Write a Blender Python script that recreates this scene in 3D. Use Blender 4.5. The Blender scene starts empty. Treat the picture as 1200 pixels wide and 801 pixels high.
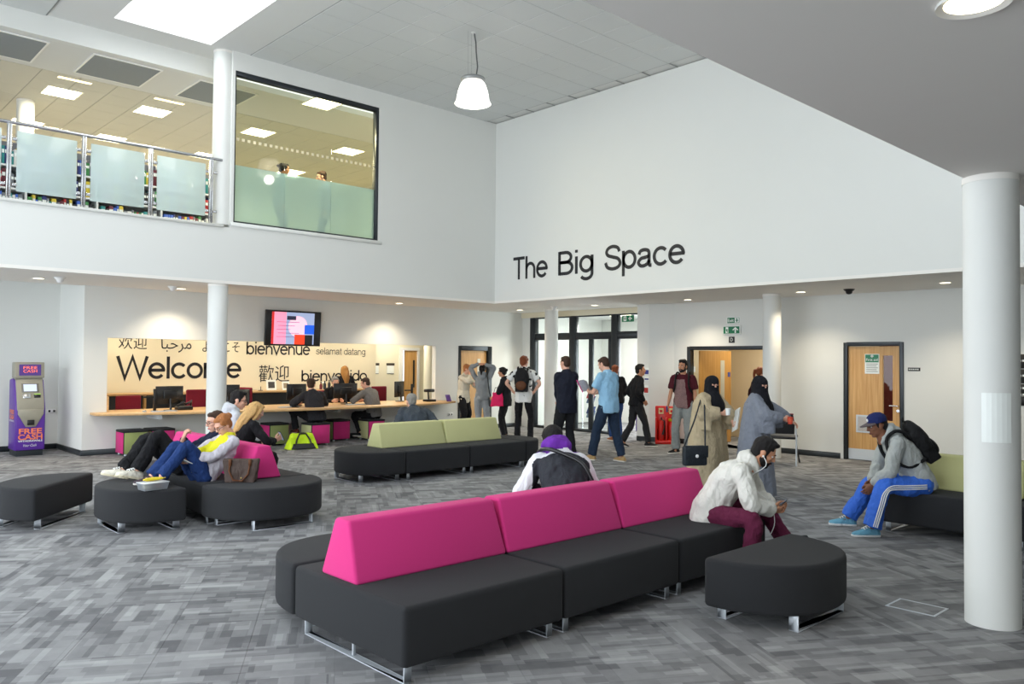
import bpy, bmesh, math, random
from mathutils import Vector, Matrix, noise
random.seed(7)
scene = bpy.context.scene
COL = scene.collection
# ------------------------------------------------------------------ camera
CAM_H = 1.70
YAW, PITCH, ROLL, FPX = 0.75301, 0.023627, 0.008379, 942.24
f0 = Vector((math.sin(YAW), math.cos(YAW), 0)); r0 = Vector((math.cos(YAW), -math.sin(YAW), 0)); u0 = Vector((0, 0, 1))
fw = f0 * math.cos(PITCH) + u0 * math.sin(PITCH); u1 = -f0 * math.sin(PITCH) + u0 * math.cos(PITCH)
rt = r0 * math.cos(ROLL) + u1 * math.sin(ROLL); up = -r0 * math.sin(ROLL) + u1 * math.cos(ROLL)
cam_data = bpy.data.cameras.new('camera'); cam = bpy.data.objects.new('camera', cam_data); COL.objects.link(cam)
cam.matrix_world = Matrix(((rt.x, up.x, -fw.x, 0), (rt.y, up.y, -fw.y, 0), (rt.z, up.z, -fw.z, CAM_H), (0, 0, 0, 1)))
cam_data.sensor_width = 36; cam_data.sensor_fit = 'HORIZONTAL'; cam_data.lens = FPX / 1200 * 36
cam_data.clip_start = 0.05; cam_data.clip_end = 300
scene.camera = cam
# ------------------------------------------------------------------ exposure, world, daylight
vs = scene.view_settings
vs.view_transform = 'Standard'; vs.look = 'None'; vs.gamma = 1; vs.use_curve_mapping = False
vs.exposure = 0.17
W = bpy.data.worlds.new('overcast sky'); scene.world = W; W.use_nodes = True
bg = W.node_tree.nodes['Background']; bg.inputs[0].default_value = (0.86, 0.93, 1.0, 1); bg.inputs[1].default_value = 1.6

def area(name, loc, rot, sx, sy, power, color=(1, 1, 1), spread=math.pi):
    d = bpy.data.lights.new(name, 'AREA'); d.shape = 'RECTANGLE'; d.size = sx; d.size_y = sy; d.energy = power; d.color = color; d.spread = spread
    o = bpy.data.objects.new(name, d); COL.objects.link(o); o.location = loc; o.rotation_euler = rot; return o
R90 = math.pi / 2
# daylight entering: tall windows of the wall facing the reception side, the rooflight, and the entrance doors
area('window_daylight', (-3.85, 7.4, 2.2), (0, -R90, 0), 3.7, 16.6, 830, (0.86, 0.94, 1.0))
area('rooflight_daylight', (4.62, 11.2, 7.25), (0, 0, 0), 1.5, 3.7, 40, (0.95, 0.98, 1.0))
area('rooflight_daylight', (0.3, 9.5, 7.25), (0, 0, 0), 1.5, 6.0, 60, (0.95, 0.98, 1.0))
area('entrance_daylight', (17.6, 11.6, 1.4), (0, R90, 0), 2.6, 1.6, 160, (0.93, 0.97, 1.0))

# ------------------------------------------------------------------ materials
def lin(c):
    c = c / 255.0
    return c / 12.92 if c <= 0.04045 else ((c + 0.055) / 1.055) ** 2.4
def rgb(r, g, b): return (lin(r), lin(g), lin(b), 1)
MATS = {}
def mat(name, col, rough=0.6, metal=0.0, var=0.06, scale=18.0, bump=0.0, bscale=None, spec=0.5, emit=None, estr=0.0, sheen=0.0, coord='Object'):
    if name in MATS: return MATS[name]
    m = bpy.data.materials.new(name); m.use_nodes = True; MATS[name] = m
    nt = m.node_tree; n = nt.nodes; b = n['Principled BSDF']
    tc = n.new('ShaderNodeTexCoord'); nz = n.new('ShaderNodeTexNoise'); nz.inputs['Scale'].default_value = scale; nz.inputs['Detail'].default_value = 4
    nt.links.new(tc.outputs[coord], nz.inputs['Vector'])
    mx = n.new('ShaderNodeMix'); mx.data_type = 'RGBA'
    c = rgb(*col); lo = tuple(v * (1 - var) for v in c[:3]) + (1,); hi = tuple(min(1, v * (1 + var)) for v in c[:3]) + (1,)
    mx.inputs[6].default_value = lo; mx.inputs[7].default_value = hi
    nt.links.new(nz.outputs['Fac'], mx.inputs[0]); nt.links.new(mx.outputs[2], b.inputs['Base Color'])
    b.inputs['Roughness'].default_value = rough; b.inputs['Metallic'].default_value = metal; b.inputs['Specular IOR Level'].default_value = spec
    if sheen: b.inputs['Sheen Weight'].default_value = sheen
    if bump:
        bz = n.new('ShaderNodeTexNoise'); bz.inputs['Scale'].default_value = bscale or scale * 6; bz.inputs['Detail'].default_value = 3
        nt.links.new(tc.outputs[coord], bz.inputs['Vector'])
        bp = n.new('ShaderNodeBump'); bp.inputs['Strength'].default_value = bump; bp.inputs['Distance'].default_value = 0.01
        nt.links.new(bz.outputs['Fac'], bp.inputs['Height']); nt.links.new(bp.outputs['Normal'], b.inputs['Normal'])
    if emit:
        b.inputs['Emission Color'].default_value = rgb(*emit); b.inputs['Emission Strength'].default_value = estr
    return m
def glass_mat(name, tint=(1, 1, 1), refl=1.0, rough=0.0):
    m = bpy.data.materials.new(name); m.use_nodes = True; MATS[name] = m
    nt = m.node_tree; n = nt.nodes; n.remove(n['Principled BSDF']); out = n['Material Output']
    tr = n.new('ShaderNodeBsdfTransparent'); tr.inputs[0].default_value = tint + (1,)
    gl = n.new('ShaderNodeBsdfGlossy'); gl.inputs['Roughness'].default_value = rough
    fr = n.new('ShaderNodeFresnel'); fr.inputs[0].default_value = 1.45
    ml = n.new('ShaderNodeMath'); ml.operation = 'MULTIPLY'
    gb = n.new('ShaderNodeNewGeometry'); mb_ = n.new('ShaderNodeMath'); mb_.operation = 'MULTIPLY_ADD'; mb_.inputs[1].default_value = -refl; mb_.inputs[2].default_value = refl; nt.links.new(gb.outputs['Backfacing'], mb_.inputs[0]); nt.links.new(mb_.outputs[0], ml.inputs[1])   # reflect at the entry face only, as a thin pane
    mx = n.new('ShaderNodeMixShader'); nt.links.new(fr.outputs[0], ml.inputs[0]); nt.links.new(ml.outputs[0], mx.inputs[0])
    nt.links.new(tr.outputs[0], mx.inputs[1]); nt.links.new(gl.outputs[0], mx.inputs[2]); nt.links.new(mx.outputs[0], out.inputs[0])
    return m
def frost_mat(name, col, trans=0.35, body=0.5):
    # etched glass: part of the light passes blurred, part is scattered by the etched face
    m = bpy.data.materials.new(name); m.use_nodes = True; MATS[name] = m
    nt = m.node_tree; n = nt.nodes; n.remove(n['Principled BSDF']); out = n['Material Output']
    rf = n.new('ShaderNodeBsdfRefraction'); rf.inputs['IOR'].default_value = 1.02; rf.inputs['Roughness'].default_value = 0.45; rf.inputs[0].default_value = rgb(*col)
    df = n.new('ShaderNodeBsdfDiffuse'); df.inputs[0].default_value = rgb(*col)
    tl = n.new('ShaderNodeBsdfTranslucent'); tl.inputs[0].default_value = rgb(*col)
    nz = n.new('ShaderNodeTexNoise'); nz.inputs['Scale'].default_value = 400
    bp = n.new('ShaderNodeBump'); bp.inputs['Strength'].default_value = 0.05; nt.links.new(nz.outputs['Fac'], bp.inputs['Height'])
    for s in (df, tl): nt.links.new(bp.outputs[0], s.inputs['Normal'])
    gl = n.new('ShaderNodeBsdfGlossy'); gl.inputs['Roughness'].default_value = 0.03
    m1 = n.new('ShaderNodeMixShader'); m1.inputs[0].default_value = 0.45; nt.links.new(df.outputs[0], m1.inputs[1]); nt.links.new(tl.outputs[0], m1.inputs[2])
    m2 = n.new('ShaderNodeMixShader'); m2.inputs[0].default_value = body; nt.links.new(rf.outputs[0], m2.inputs[1]); nt.links.new(m1.outputs[0], m2.inputs[2])
    fr = n.new('ShaderNodeFresnel'); fr.inputs[0].default_value = 1.45
    gb = n.new('ShaderNodeNewGeometry'); sb = n.new('ShaderNodeMath'); sb.operation = 'SUBTRACT'; sb.inputs[0].default_value = 1; nt.links.new(gb.outputs['Backfacing'], sb.inputs[1]); ml = n.new('ShaderNodeMath'); ml.operation = 'MULTIPLY'; nt.links.new(fr.outputs[0], ml.inputs[0]); nt.links.new(sb.outputs[0], ml.inputs[1])
    m3 = n.new('ShaderNodeMixShader'); nt.links.new(ml.outputs[0], m3.inputs[0]); nt.links.new(m2.outputs[0], m3.inputs[1]); nt.links.new(gl.outputs[0], m3.inputs[2])
    nt.links.new(m3.outputs[0], out.inputs[0]); return m
def wood_mat(name, c1, c2, axis='Z', rough=0.45, scale=6):
    m = bpy.data.materials.new(name); m.use_nodes = True; MATS[name] = m
    nt = m.node_tree; n = nt.nodes; b = n['Principled BSDF']; tc = n.new('ShaderNodeTexCoord'); mp = n.new('ShaderNodeMapping')
    s = {'X': (0.25, 6, 6), 'Y': (6, 0.25, 6), 'Z': (6, 6, 0.25)}[axis]; mp.inputs['Scale'].default_value = s
    nt.links.new(tc.outputs['Object'], mp.inputs[0])
    nz = n.new('ShaderNodeTexNoise'); nz.inputs['Scale'].default_value = scale; nz.inputs['Detail'].default_value = 6; nz.inputs['Distortion'].default_value = 0.6
    nt.links.new(mp.outputs[0], nz.inputs['Vector']); cr = n.new('ShaderNodeValToRGB')
    cr.color_ramp.elements[0].position = 0.35; cr.color_ramp.elements[0].color = rgb(*c1); cr.color_ramp.elements[1].position = 0.7; cr.color_ramp.elements[1].color = rgb(*c2)
    nt.links.new(nz.outputs['Fac'], cr.inputs[0]); nt.links.new(cr.outputs[0], b.inputs['Base Color']); b.inputs['Roughness'].default_value = rough
    return m
def emit_mat(name, col, strength):
    m = bpy.data.materials.new(name); m.use_nodes = True; MATS[name] = m
    b = m.node_tree.nodes['Principled BSDF']; b.inputs['Base Color'].default_value = rgb(*col); b.inputs['Emission Color'].default_value = rgb(*col); b.inputs['Emission Strength'].default_value = strength
    return m
M_WALL = mat('matt_white_paint', (224, 225, 221), 0.75, var=0.012, scale=2.0, bump=0.03, bscale=220)
M_CEIL = mat('white_plasterboard', (222, 222, 219), 0.85, var=0.012, scale=2.0)
M_SOFF = mat('grey_white_soffit_paint', (238, 235, 229), 0.85, var=0.015, scale=2.0)
M_TILE = mat('mineral_fibre_tile', (214, 216, 214), 0.95, var=0.05, scale=160, bump=0.15, bscale=260)
M_TILEW = mat('office_mineral_tile', (214, 210, 196), 0.95, var=0.05, scale=160, bump=0.1, bscale=260)
M_GRID = mat('ceiling_grid_metal', (150, 152, 150), 0.6, var=0.02)
M_BASE = mat('dark_skirting_vinyl', (38, 44, 48), 0.45, var=0.05)
M_FRAME = mat('anthracite_steel_frame', (46, 50, 54), 0.35, metal=0.3, var=0.04)
M_BLACK = mat('black_plastic', (22, 22, 24), 0.35, var=0.08)
M_BLKPRINT = mat('black_vinyl_lettering', (24, 24, 30), 0.5, var=0.02)
M_STEEL = mat('brushed_steel', (200, 202, 204), 0.25, metal=0.9, var=0.04, scale=40)
M_SILVER = mat('silver_painted_steel', (206, 212, 218), 0.35, metal=0.15, var=0.03, scale=40)
M_OAK = wood_mat('oak_veneer', (196, 146, 84), (218, 172, 110), 'Z')
M_OAKX = wood_mat('beech_worktop', (198, 156, 104), (218, 180, 130), 'X')
M_BEIGE = mat('beige_wall_paint', (228, 218, 192), 0.75, var=0.015, scale=2.0)
M_CREAM = mat('cream_wall_paint', (232, 224, 200), 0.75, var=0.015, scale=2.0)
M_GLASS = glass_mat('clear_glass', (0.93, 0.96, 0.95))
M_TINTGLASS = glass_mat('faint_bronze_glass', (0.86, 0.87, 0.78), 1.4)
M_FROST = frost_mat('etched_glass', (226, 239, 241), body=0.62)
M_FROSTW = frost_mat('etched_window_film', (196, 216, 212), body=0.45)
M_CHAR = mat('charcoal_wool_fabric', (33, 34, 37), 0.95, var=0.25, scale=240, bump=0.35, bscale=420, sheen=0.03)
M_PINK = mat('magenta_wool_fabric', (208, 46, 124), 0.9, var=0.06, scale=260, bump=0.2, bscale=420, sheen=0.05)
M_LIME = mat('pale_olive_wool_fabric', (196, 196, 142), 0.9, var=0.06, scale=260, bump=0.2, bscale=420, sheen=0.04)
M_OLIVE = mat('olive_green_fabric', (140, 150, 92), 0.9, var=0.07, scale=260, bump=0.2, bscale=420)
M_MAROON = mat('maroon_chair_fabric', (128, 22, 46), 0.9, var=0.08, scale=200, bump=0.2)
M_WHITEP = mat('white_plastic', (236, 236, 234), 0.4, var=0.02)
M_RED = mat('glossy_red_plastic', (206, 30, 22), 0.3, var=0.05)
M_GREENSIGN = mat('safety_green', (10, 118, 78), 0.4, var=0.03)
M_SIGNW = mat('sign_white', (240, 244, 240), 0.4, var=0.02)

# ------------------------------------------------------------------ mesh helpers
class MB:
    def __init__(s): s.v = []; s.f = []; s.m = []; s.M = Matrix.Identity(4)
    def add(s, vs, fs, m=0):
        k = len(s.v); s.v += [tuple(s.M @ Vector(p)) for p in vs]
        for f in fs: s.f.append(tuple(i + k for i in f)); s.m.append(m)
        return s
    def box(s, a, b, m=0):
        (x0, y0, z0), (x1, y1, z1) = a, b
        if x0 > x1: x0, x1 = x1, x0
        if y0 > y1: y0, y1 = y1, y0
        if z0 > z1: z0, z1 = z1, z0
        return s.add([(x0, y0, z0), (x1, y0, z0), (x1, y1, z0), (x0, y1, z0), (x0, y0, z1), (x1, y0, z1), (x1, y1, z1), (x0, y1, z1)],
                     [(0, 3, 2, 1), (4, 5, 6, 7), (0, 1, 5, 4), (1, 2, 6, 5), (2, 3, 7, 6), (3, 0, 4, 7)], m)
    def prism(s, pts, z0, z1, m=0, top=None):
        n = len(pts); t = top or pts
        return s.add([(p[0], p[1], z0) for p in pts] + [(p[0], p[1], z1) for p in t],
                     [tuple(range(n - 1, -1, -1)), tuple(range(n, 2 * n))] + [(i, (i + 1) % n, n + (i + 1) % n, n + i) for i in range(n)], m)
    def loft(s, rings, m=0, cap=True):
        n = len(rings[0]); vs = [p for r in rings for p in r]; fs = []
        for k in range(len(rings) - 1):
            for i in range(n):
                j = (i + 1) % n; fs.append((k * n + i, k * n + j, (k + 1) * n + j, (k + 1) * n + i))
        if cap: fs.append(tuple(range(n - 1, -1, -1))); fs.append(tuple((len(rings) - 1) * n + i for i in range(n)))
        return s.add(vs, fs, m)
    def tube(s, path, r, n=10, m=0, closed=False):
        P = [Vector(p) for p in path]; rs = r if isinstance(r, (list, tuple)) else [r] * len(P); rings = []; prev = None
        for i, p in enumerate(P):
            a = P[i - 1] if (i or closed) else P[i]; b = P[(i + 1) % len(P)] if (i < len(P) - 1 or closed) else P[i]
            t = (b - a).normalized()
            if prev is None: prev = t.orthogonal().normalized()
            e = (prev - t * prev.dot(t)); e = e.normalized() if e.length > 1e-6 else t.orthogonal().normalized(); g = t.cross(e); prev = e
            rings.append([p + (e * math.cos(2 * math.pi * k / n) + g * math.sin(2 * math.pi * k / n)) * rs[i] for k in range(n)])
        if closed: rings.append(rings[0])
        return s.loft(rings, m, cap=not closed)
    def cyl(s, c, r, z0, z1, n=20, m=0, r2=None):
        r2 = r if r2 is None else r2
        return s.prism([(c[0] + r * math.cos(2 * math.pi * i / n), c[1] + r * math.sin(2 * math.pi * i / n)) for i in range(n)], z0, z1, m,
                       [(c[0] + r2 * math.cos(2 * math.pi * i / n), c[1] + r2 * math.sin(2 * math.pi * i / n)) for i in range(n)])
    def lathe(s, c, prof, n=24, m=0, cap=False):
        return s.loft([[(c[0] + r * math.cos(2 * math.pi * i / n), c[1] + r * math.sin(2 * math.pi * i / n), c[2] + z) for i in range(n)] for r, z in prof], m, cap)
    def ball(s, c, r, m=0, n=12, k=8):
        if not isinstance(r, (tuple, list)): r = (r, r, r)
        rings = []
        for j in range(1, k):
            a = math.pi * j / k
            rings.append([(c[0] + r[0] * math.sin(a) * math.cos(2 * math.pi * i / n), c[1] + r[1] * math.sin(a) * math.sin(2 * math.pi * i / n), c[2] - r[2] * math.cos(a)) for i in range(n)])
        return s.loft(rings, m, True)
    def mesh(s, name, mats=None, bevel=0, seg=2, smooth=False, angle=0.6):
        me = bpy.data.meshes.new(name); me.from_pydata(s.v, [], s.f)
        me.polygons.foreach_set('material_index', s.m)
        for m in (mats if isinstance(mats, (list, tuple)) else [mats] if mats else []): me.materials.append(m)
        if bevel:
            bm = bmesh.new(); bm.from_mesh(me); bmesh.ops.remove_doubles(bm, verts=bm.verts, dist=1e-5)
            es = [e for e in bm.edges if len(e.link_faces) == 2 and e.calc_face_angle(0) > angle]
            bmesh.ops.recalc_face_normals(bm, faces=bm.faces); bmesh.ops.bevel(bm, geom=es, offset=bevel, segments=seg, affect='EDGES', profile=0.5, clamp_overlap=True)
            bm.to_mesh(me); bm.free()
        if smooth or bevel:
            for p in me.polygons: p.use_smooth = True
            try: me.set_sharp_from_angle(angle=1.0 if smooth else 0.9)
            except Exception: pass
        me.update(); return me
    def build(s, name, mats=None, parent=None, **k): return link(name, s.mesh(name, mats, **k), parent)
def link(name, me, parent=None, M=None):
    o = bpy.data.objects.new(name, me); COL.objects.link(o)
    if parent: o.parent = parent
    if M is not None: o.matrix_local = M
    return o
def tag(o, label=None, cat=None, group=None, kind=None):
    if label: o['label'] = label
    if cat: o['category'] = cat
    if group: o['group'] = group
    if kind: o['kind'] = kind
    return o
def thing(name, label, cat, loc=(0, 0, 0), rz=0.0, group=None):
    o = bpy.data.objects.new(name, None); COL.objects.link(o); o.location = loc; o.rotation_euler = (0, 0, rz); o.empty_display_size = 0.1
    return tag(o, label, cat, group)
def copy_tree(o, parent=None):
    c = o.copy(); COL.objects.link(c); c.parent = parent
    for ch in [x for x in o.children]: copy_tree(ch, c)
    return c
def struct(name, mb, m, parent=None, **k):
    o = mb.build(name, m, parent, **k)
    if parent is None: o['kind'] = 'structure'
    return o
def boxo(name, a, b, m, parent=None, bevel=0.0, **k): return MB().box(a, b).build(name, m, parent, bevel=bevel, **k)
FACE_NY = Matrix(((1, 0, 0), (0, 0, -1), (0, 1, 0))).to_4x4()     # text plane facing -y, reading +x
FACE_NX = Matrix(((0, 0, -1), (-1, 0, 0), (0, 1, 0))).to_4x4()    # text plane facing -x, reading -y
def _cr(pts, n=6):
    out = []
    for i in range(len(pts) - 1):
        p0, p1, p2, p3 = pts[max(0, i - 1)], pts[i], pts[i + 1], pts[min(len(pts) - 1, i + 2)]
        for q in range(n):
            t = q / n; out.append(tuple(.5 * ((2 * p1[k]) + (p2[k] - p0[k]) * t + (2 * p0[k] - 5 * p1[k] + 4 * p2[k] - p3[k]) * t * t + (3 * p1[k] - p0[k] - 3 * p2[k] + p3[k]) * t ** 3) for k in (0, 1)))
    return out + [pts[-1]]
def _arc(cx, cy, rx, ry, a0, a1, n=22): return [(cx + rx * math.cos(math.radians(a0 + (a1 - a0) * i / n)), cy + ry * math.sin(math.radians(a0 + (a1 - a0) * i / n))) for i in range(n + 1)]
_X = .665
GLYPH = {  # centre lines of plain grotesque letters, cap height 1
 'T': (.80, [[(.02, .94), (.78, .94)], [(.40, .94), (.40, 0)]]), 'l': (.24, [[(.12, 1), (.12, 0)]]), 'i': (.24, [[(.12, .725), (.12, 0)], [(.12, 1.0), (.12, .88)]]),
 'h': (.72, [[(.10, 1), (.10, 0)], [(.10, .40)] + _arc(.355, .40, .255, .265, 175, 0, 14) + [(.61, 0)]]), 'n': (.72, [[(.10, .725), (.10, 0)], [(.10, .40)] + _arc(.355, .40, .255, .265, 175, 0, 14) + [(.61, 0)]]),
 'm': (1.10, [[(.10, .725), (.10, 0)], [(.10, .42)] + _arc(.325, .42, .225, .245, 175, 0, 14) + [(.55, 0)], [(.55, .42)] + _arc(.775, .42, .225, .245, 175, 0, 14) + [(1.0, 0)]]),
 'u': (.72, [[(.62, .725), (.62, 0)], [(.11, .725), (.11, .32)] + _arc(.365, .32, .255, .265, 180, 360, 14)[1:]]), 'v': (.66, [[(.03, .725), (.33, .03), (.63, .725)]]),
 'W': (1.30, [[(.04, 1), (.34, .03), (.65, .96), (.96, .03), (1.26, 1)]]), 'o': (.75, [_arc(.375, .3625, .305, .305, 0, 360, 34)]), 'c': (.70, [_arc(.37, .3625, .30, .305, 42, 322, 28)]),
 'e': (.75, [[(.08, .385), (.67, .385)] + _arc(.375, .3625, .30, .305, 6, 322, 30)]), 'b': (.76, [[(.10, 1), (.10, 0)], _arc(.385, .3625, .285, .305, 0, 360, 34)]), 'd': (.76, [[(.66, 1), (.66, 0)], _arc(.375, .3625, .285, .305, 0, 360, 34)]),
 'p': (.76, [[(.10, .725), (.10, -.28)], _arc(.385, .3625, .285, .305, 0, 360, 34)]), 'g': (.75, [[(.65, .725), (.65, .0)] + _arc(.37, -.02, .28, .22, 0, -150, 16), _arc(.37, .375, .28, .295, 0, 360, 34)]),
 'a': (.74, [_cr([(.10, .50), (.17, .63), (.36, .667), (.53, .62), (.575, .50)]) + [(.575, .14)] + _cr([(.575, .14), (.60, .06), (.69, .05)]), _cr([(.575, .42), (.42, .375), (.20, .34), (.075, .20), (.16, .075), (.32, .055), (.49, .12), (.575, .26)])]),
 's': (.66, [_cr([(.58, .53), (.50, .64), (.33, .667), (.16, .62), (.10, .51), (.19, .41), (.34, .37), (.50, .32), (.585, .21), (.52, .10), (.33, .055), (.14, .10), (.06, .22)])]),
 'S': (.86, [_cr([(.76, .72), (.67, .88), (.43, .945), (.20, .88), (.11, .73), (.20, .60), (.43, .525), (.68, .45), (.80, .28), (.70, .12), (.43, .055), (.16, .13), (.06, .32)])]),
 'B': (.86, [[(.12, 0), (.12, 1)], [(.12, .94), (.45, .94)] + _arc(.45, .735, .26, .205, 90, -90, 14) + [(.12, .53)], [(.12, .53), (.48, .53)] + _arc(.48, .295, .29, .235, 90, -90, 14) + [(.12, .06)]]),
 't': (.36, [[(.17, .93), (.17, .16)] + _cr([(.17, .16), (.20, .06), (.33, .05)]), [(.02, .67), (.33, .67)]]), ' ': (.36, [])}
def grotesque(name, body, m, origin, face, height, width, parent=None, sw=.138, depth=.003):
    b = MB(); x = 0
    for ch in body:
        adv, strokes = GLYPH[ch]
        for st in strokes:
            P = [Vector((p[0] + x, p[1])) for p in st]; P = [p for i, p in enumerate(P) if i == 0 or (p - P[i - 1]).length > 1e-4]; n = len(P); closed = (P[0] - P[-1]).length < 1e-3; L = []; Rr = []
            for i, p in enumerate(P):
                a = P[i] - P[i - 1] if i else (P[i] - P[-2] if closed else P[1] - P[0]); c = P[i + 1] - P[i] if i < n - 1 else (P[1] - P[0] if closed else P[-1] - P[-2])
                a = a.normalized(); c = c.normalized(); t = (a + c); t = t.normalized() if t.length > 1e-4 else a; nrm = Vector((-t.y, t.x)); k = sw / 2 / max(.45, nrm.dot(Vector((-a.y, a.x)))); L.append(p + nrm * k); Rr.append(p - nrm * k)
            b.add([(q.x, q.y, depth) for q in L] + [(q.x, q.y, depth) for q in Rr], [(i + 1, i, n + i, n + i + 1) for i in range(n - 1)])
        x += adv
    xs = [v[0] for v in b.v]; x0, x1 = min(xs), max(xs); sx = width / (x1 - x0)
    b.v = [((v[0] - x0) * sx, v[1] * height, v[2]) for v in b.v]
    o = b.build(name, m, parent); o.matrix_local = Matrix.Translation(origin) @ face; return o
def text(name, body, m, origin, face, height=None, width=None, cap=0.7, depth=0.003, parent=None, shear=0.0, bold=0.0):
    c = bpy.data.curves.new(name, 'FONT'); c.body = body; c.size = 1; c.extrude = 0.0; c.resolution_u = 4; c.shear = shear; c.offset = bold
    o = bpy.data.objects.new(name, c); COL.objects.link(o); bpy.context.view_layer.update()
    me = bpy.data.meshes.new_from_object(o.evaluated_get(bpy.context.evaluated_depsgraph_get()))
    bpy.data.objects.remove(o); bpy.data.curves.remove(c)
    xs = [v.co.x for v in me.vertices]; ys = [v.co.y for v in me.vertices]
    sy = height / cap if height else width / (max(xs) - min(xs)); sx = width / (max(xs) - min(xs)) if width else sy
    x0 = min(xs)
    for v in me.vertices: v.co = Vector(((v.co.x - x0) * sx, v.co.y * sy, depth))
    me.materials.clear(); me.materials.append(m); me.name = name
    ob = link(name, me, parent); ob.matrix_local = Matrix.Translation(origin) @ face
    return ob
# ================================================================== SETTING
SOF = 2.95; HIGH = 6.90; LWY = 15.2; UWY = 13.07; UWX = 11.72; RWX = 14.22; GLX = 14.68; OFZ = 6.57
# ---- carpet: 0.5 m tiles laid askew to the walls
def carpet_mat():
    m = bpy.data.materials.new('grey_patchwork_carpet'); m.use_nodes = True
    nt = m.node_tree; n = nt.nodes; L = nt.links; b = n['Principled BSDF']; b.inputs['Roughness'].default_value = 1.0; b.inputs['Specular IOR Level'].default_value = 0.15
    g = n.new('ShaderNodeNewGeometry'); mp = n.new('ShaderNodeMapping'); mp.inputs['Rotation'].default_value = (0, 0, math.radians(31)); L.new(g.outputs['Position'], mp.inputs[0])
    # quarter-turn alternate tiles
    sc = n.new('ShaderNodeVectorMath'); sc.operation = 'SCALE'; sc.inputs['Scale'].default_value = 2.0; L.new(mp.outputs[0], sc.inputs[0])
    fl = n.new('ShaderNodeVectorMath'); fl.operation = 'FLOOR'; L.new(sc.outputs[0], fl.inputs[0])
    wn = n.new('ShaderNodeTexWhiteNoise'); wn.noise_dimensions = '2D'; L.new(fl.outputs[0], wn.inputs['Vector'])
    gt = n.new('ShaderNodeMath'); gt.operation = 'GREATER_THAN'; gt.inputs[1].default_value = 0.62; L.new(wn.outputs[0], gt.inputs[0])
    sp = n.new('ShaderNodeSeparateXYZ'); L.new(mp.outputs[0], sp.inputs[0]); cb = n.new('ShaderNodeCombineXYZ'); L.new(sp.outputs[1], cb.inputs[0]); L.new(sp.outputs[0], cb.inputs[1])
    mv = n.new('ShaderNodeMix'); mv.data_type = 'VECTOR'; L.new(gt.outputs[0], mv.inputs[0]); L.new(mp.outputs[0], mv.inputs[4]); L.new(cb.outputs[0], mv.inputs[5])
    def brick(scale, w, h, off, sq, sf, shift):
        a = n.new('ShaderNodeVectorMath'); a.operation = 'ADD'; a.inputs[1].default_value = shift; L.new(mv.outputs[1], a.inputs[0])
        t = n.new('ShaderNodeTexBrick'); t.inputs['Scale'].default_value = scale; t.inputs['Mortar Size'].default_value = 0; t.inputs['Brick Width'].default_value = w; t.inputs['Row Height'].default_value = h
        t.offset = off; t.squash = sq; t.squash_frequency = sf
        t.inputs['Color1'].default_value = (0, 0, 0, 1); t.inputs['Color2'].default_value = (1, 1, 1, 1); t.inputs['Mortar'].default_value = (.5, .5, .5, 1)
        L.new(a.outputs[0], t.inputs['Vector']); return t
    b1 = brick(1, 0.32, 0.125, 0.37, 1.6, 3, (0.11, 0.03, 0)); b2 = brick(1, 0.21, 0.083, 0.61, 0.6, 2, (5.3, 2.2, 0)); b3 = brick(1, 0.5, 0.5, 0.0, 1.0, 2, (0, 0, 0)); b4 = brick(1, 0.43, 0.042, 0.27, 1.0, 2, (9.3, 7.2, 0))
    def rampd(src, lo, hi):
        r = n.new('ShaderNodeMapRange'); r.inputs[1].default_value = lo; r.inputs[2].default_value = hi; L.new(src.outputs[0], r.inputs[0]); return r
    def mth(op, a, bb):
        q = n.new('ShaderNodeMath'); q.operation = op
        for i, v in enumerate((a, bb)):
            if isinstance(v, (int, float)): q.inputs[i].default_value = v
            else: L.new(v.outputs[0], q.inputs[i])
        return q
    s1 = mth('ADD', mth('MULTIPLY', rampd(b1, 0.15, 0.85), 0.36), mth('MULTIPLY', rampd(b2, 0.2, 0.8), 0.30))
    s2 = mth('ADD', s1, mth('MULTIPLY', b3, 0.16)); s3 = mth('ADD', s2, mth('MULTIPLY', mth('GREATER_THAN', b4, 0.86), 0.22))
    nz = n.new('ShaderNodeTexNoise'); nz.inputs['Scale'].default_value = 330; nz.inputs['Detail'].default_value = 2; L.new(mp.outputs[0], nz.inputs['Vector'])
    nz2 = n.new('ShaderNodeTexNoise'); nz2.inputs['Scale'].default_value = 9; nz2.inputs['Detail'].default_value = 3; L.new(mv.outputs[1], nz2.inputs['Vector'])
    s4 = mth('ADD', s3, mth('MULTIPLY', mth('SUBTRACT', nz, 0.5), 0.30)); s5 = mth('ADD', s4, mth('MULTIPLY', mth('SUBTRACT', nz2, 0.5), 0.35))
    cr = n.new('ShaderNodeValToRGB'); e = cr.color_ramp.elements; e[0].position = 0.05; e[0].color = rgb(102, 102, 105); e[1].position = 1.0; e[1].color = rgb(166, 167, 168)
    L.new(s5.outputs[0], cr.inputs[0]); L.new(cr.outputs[0], b.inputs['Base Color'])
    bp = n.new('ShaderNodeBump'); bp.inputs['Strength'].default_value = 0.3; bp.inputs['Distance'].default_value = 0.004; L.new(nz.outputs['Fac'], bp.inputs['Height']); L.new(bp.outputs[0], b.inputs['Normal'])
    return m
M_CARPET = carpet_mat()
floor = struct('floor', MB().box((-4, -5, -0.2), (18.5, 16.9, -0.008)), mat('screed', (96, 96, 96), 0.9))
def tile_mesh(name, w, h, t, m, bev):
    me = MB().box((-w / 2, -h / 2, -t), (w / 2, h / 2, 0)).mesh(name, m, bevel=bev, seg=1)
    for p in me.polygons: p.use_smooth = False
    return me
ct = tile_mesh('carpet_tile', 0.499, 0.499, 0.008, M_CARPET, 0.0012)
ANG = math.radians(-31); ca, sa = math.cos(ANG), math.sin(ANG); cells = []
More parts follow.
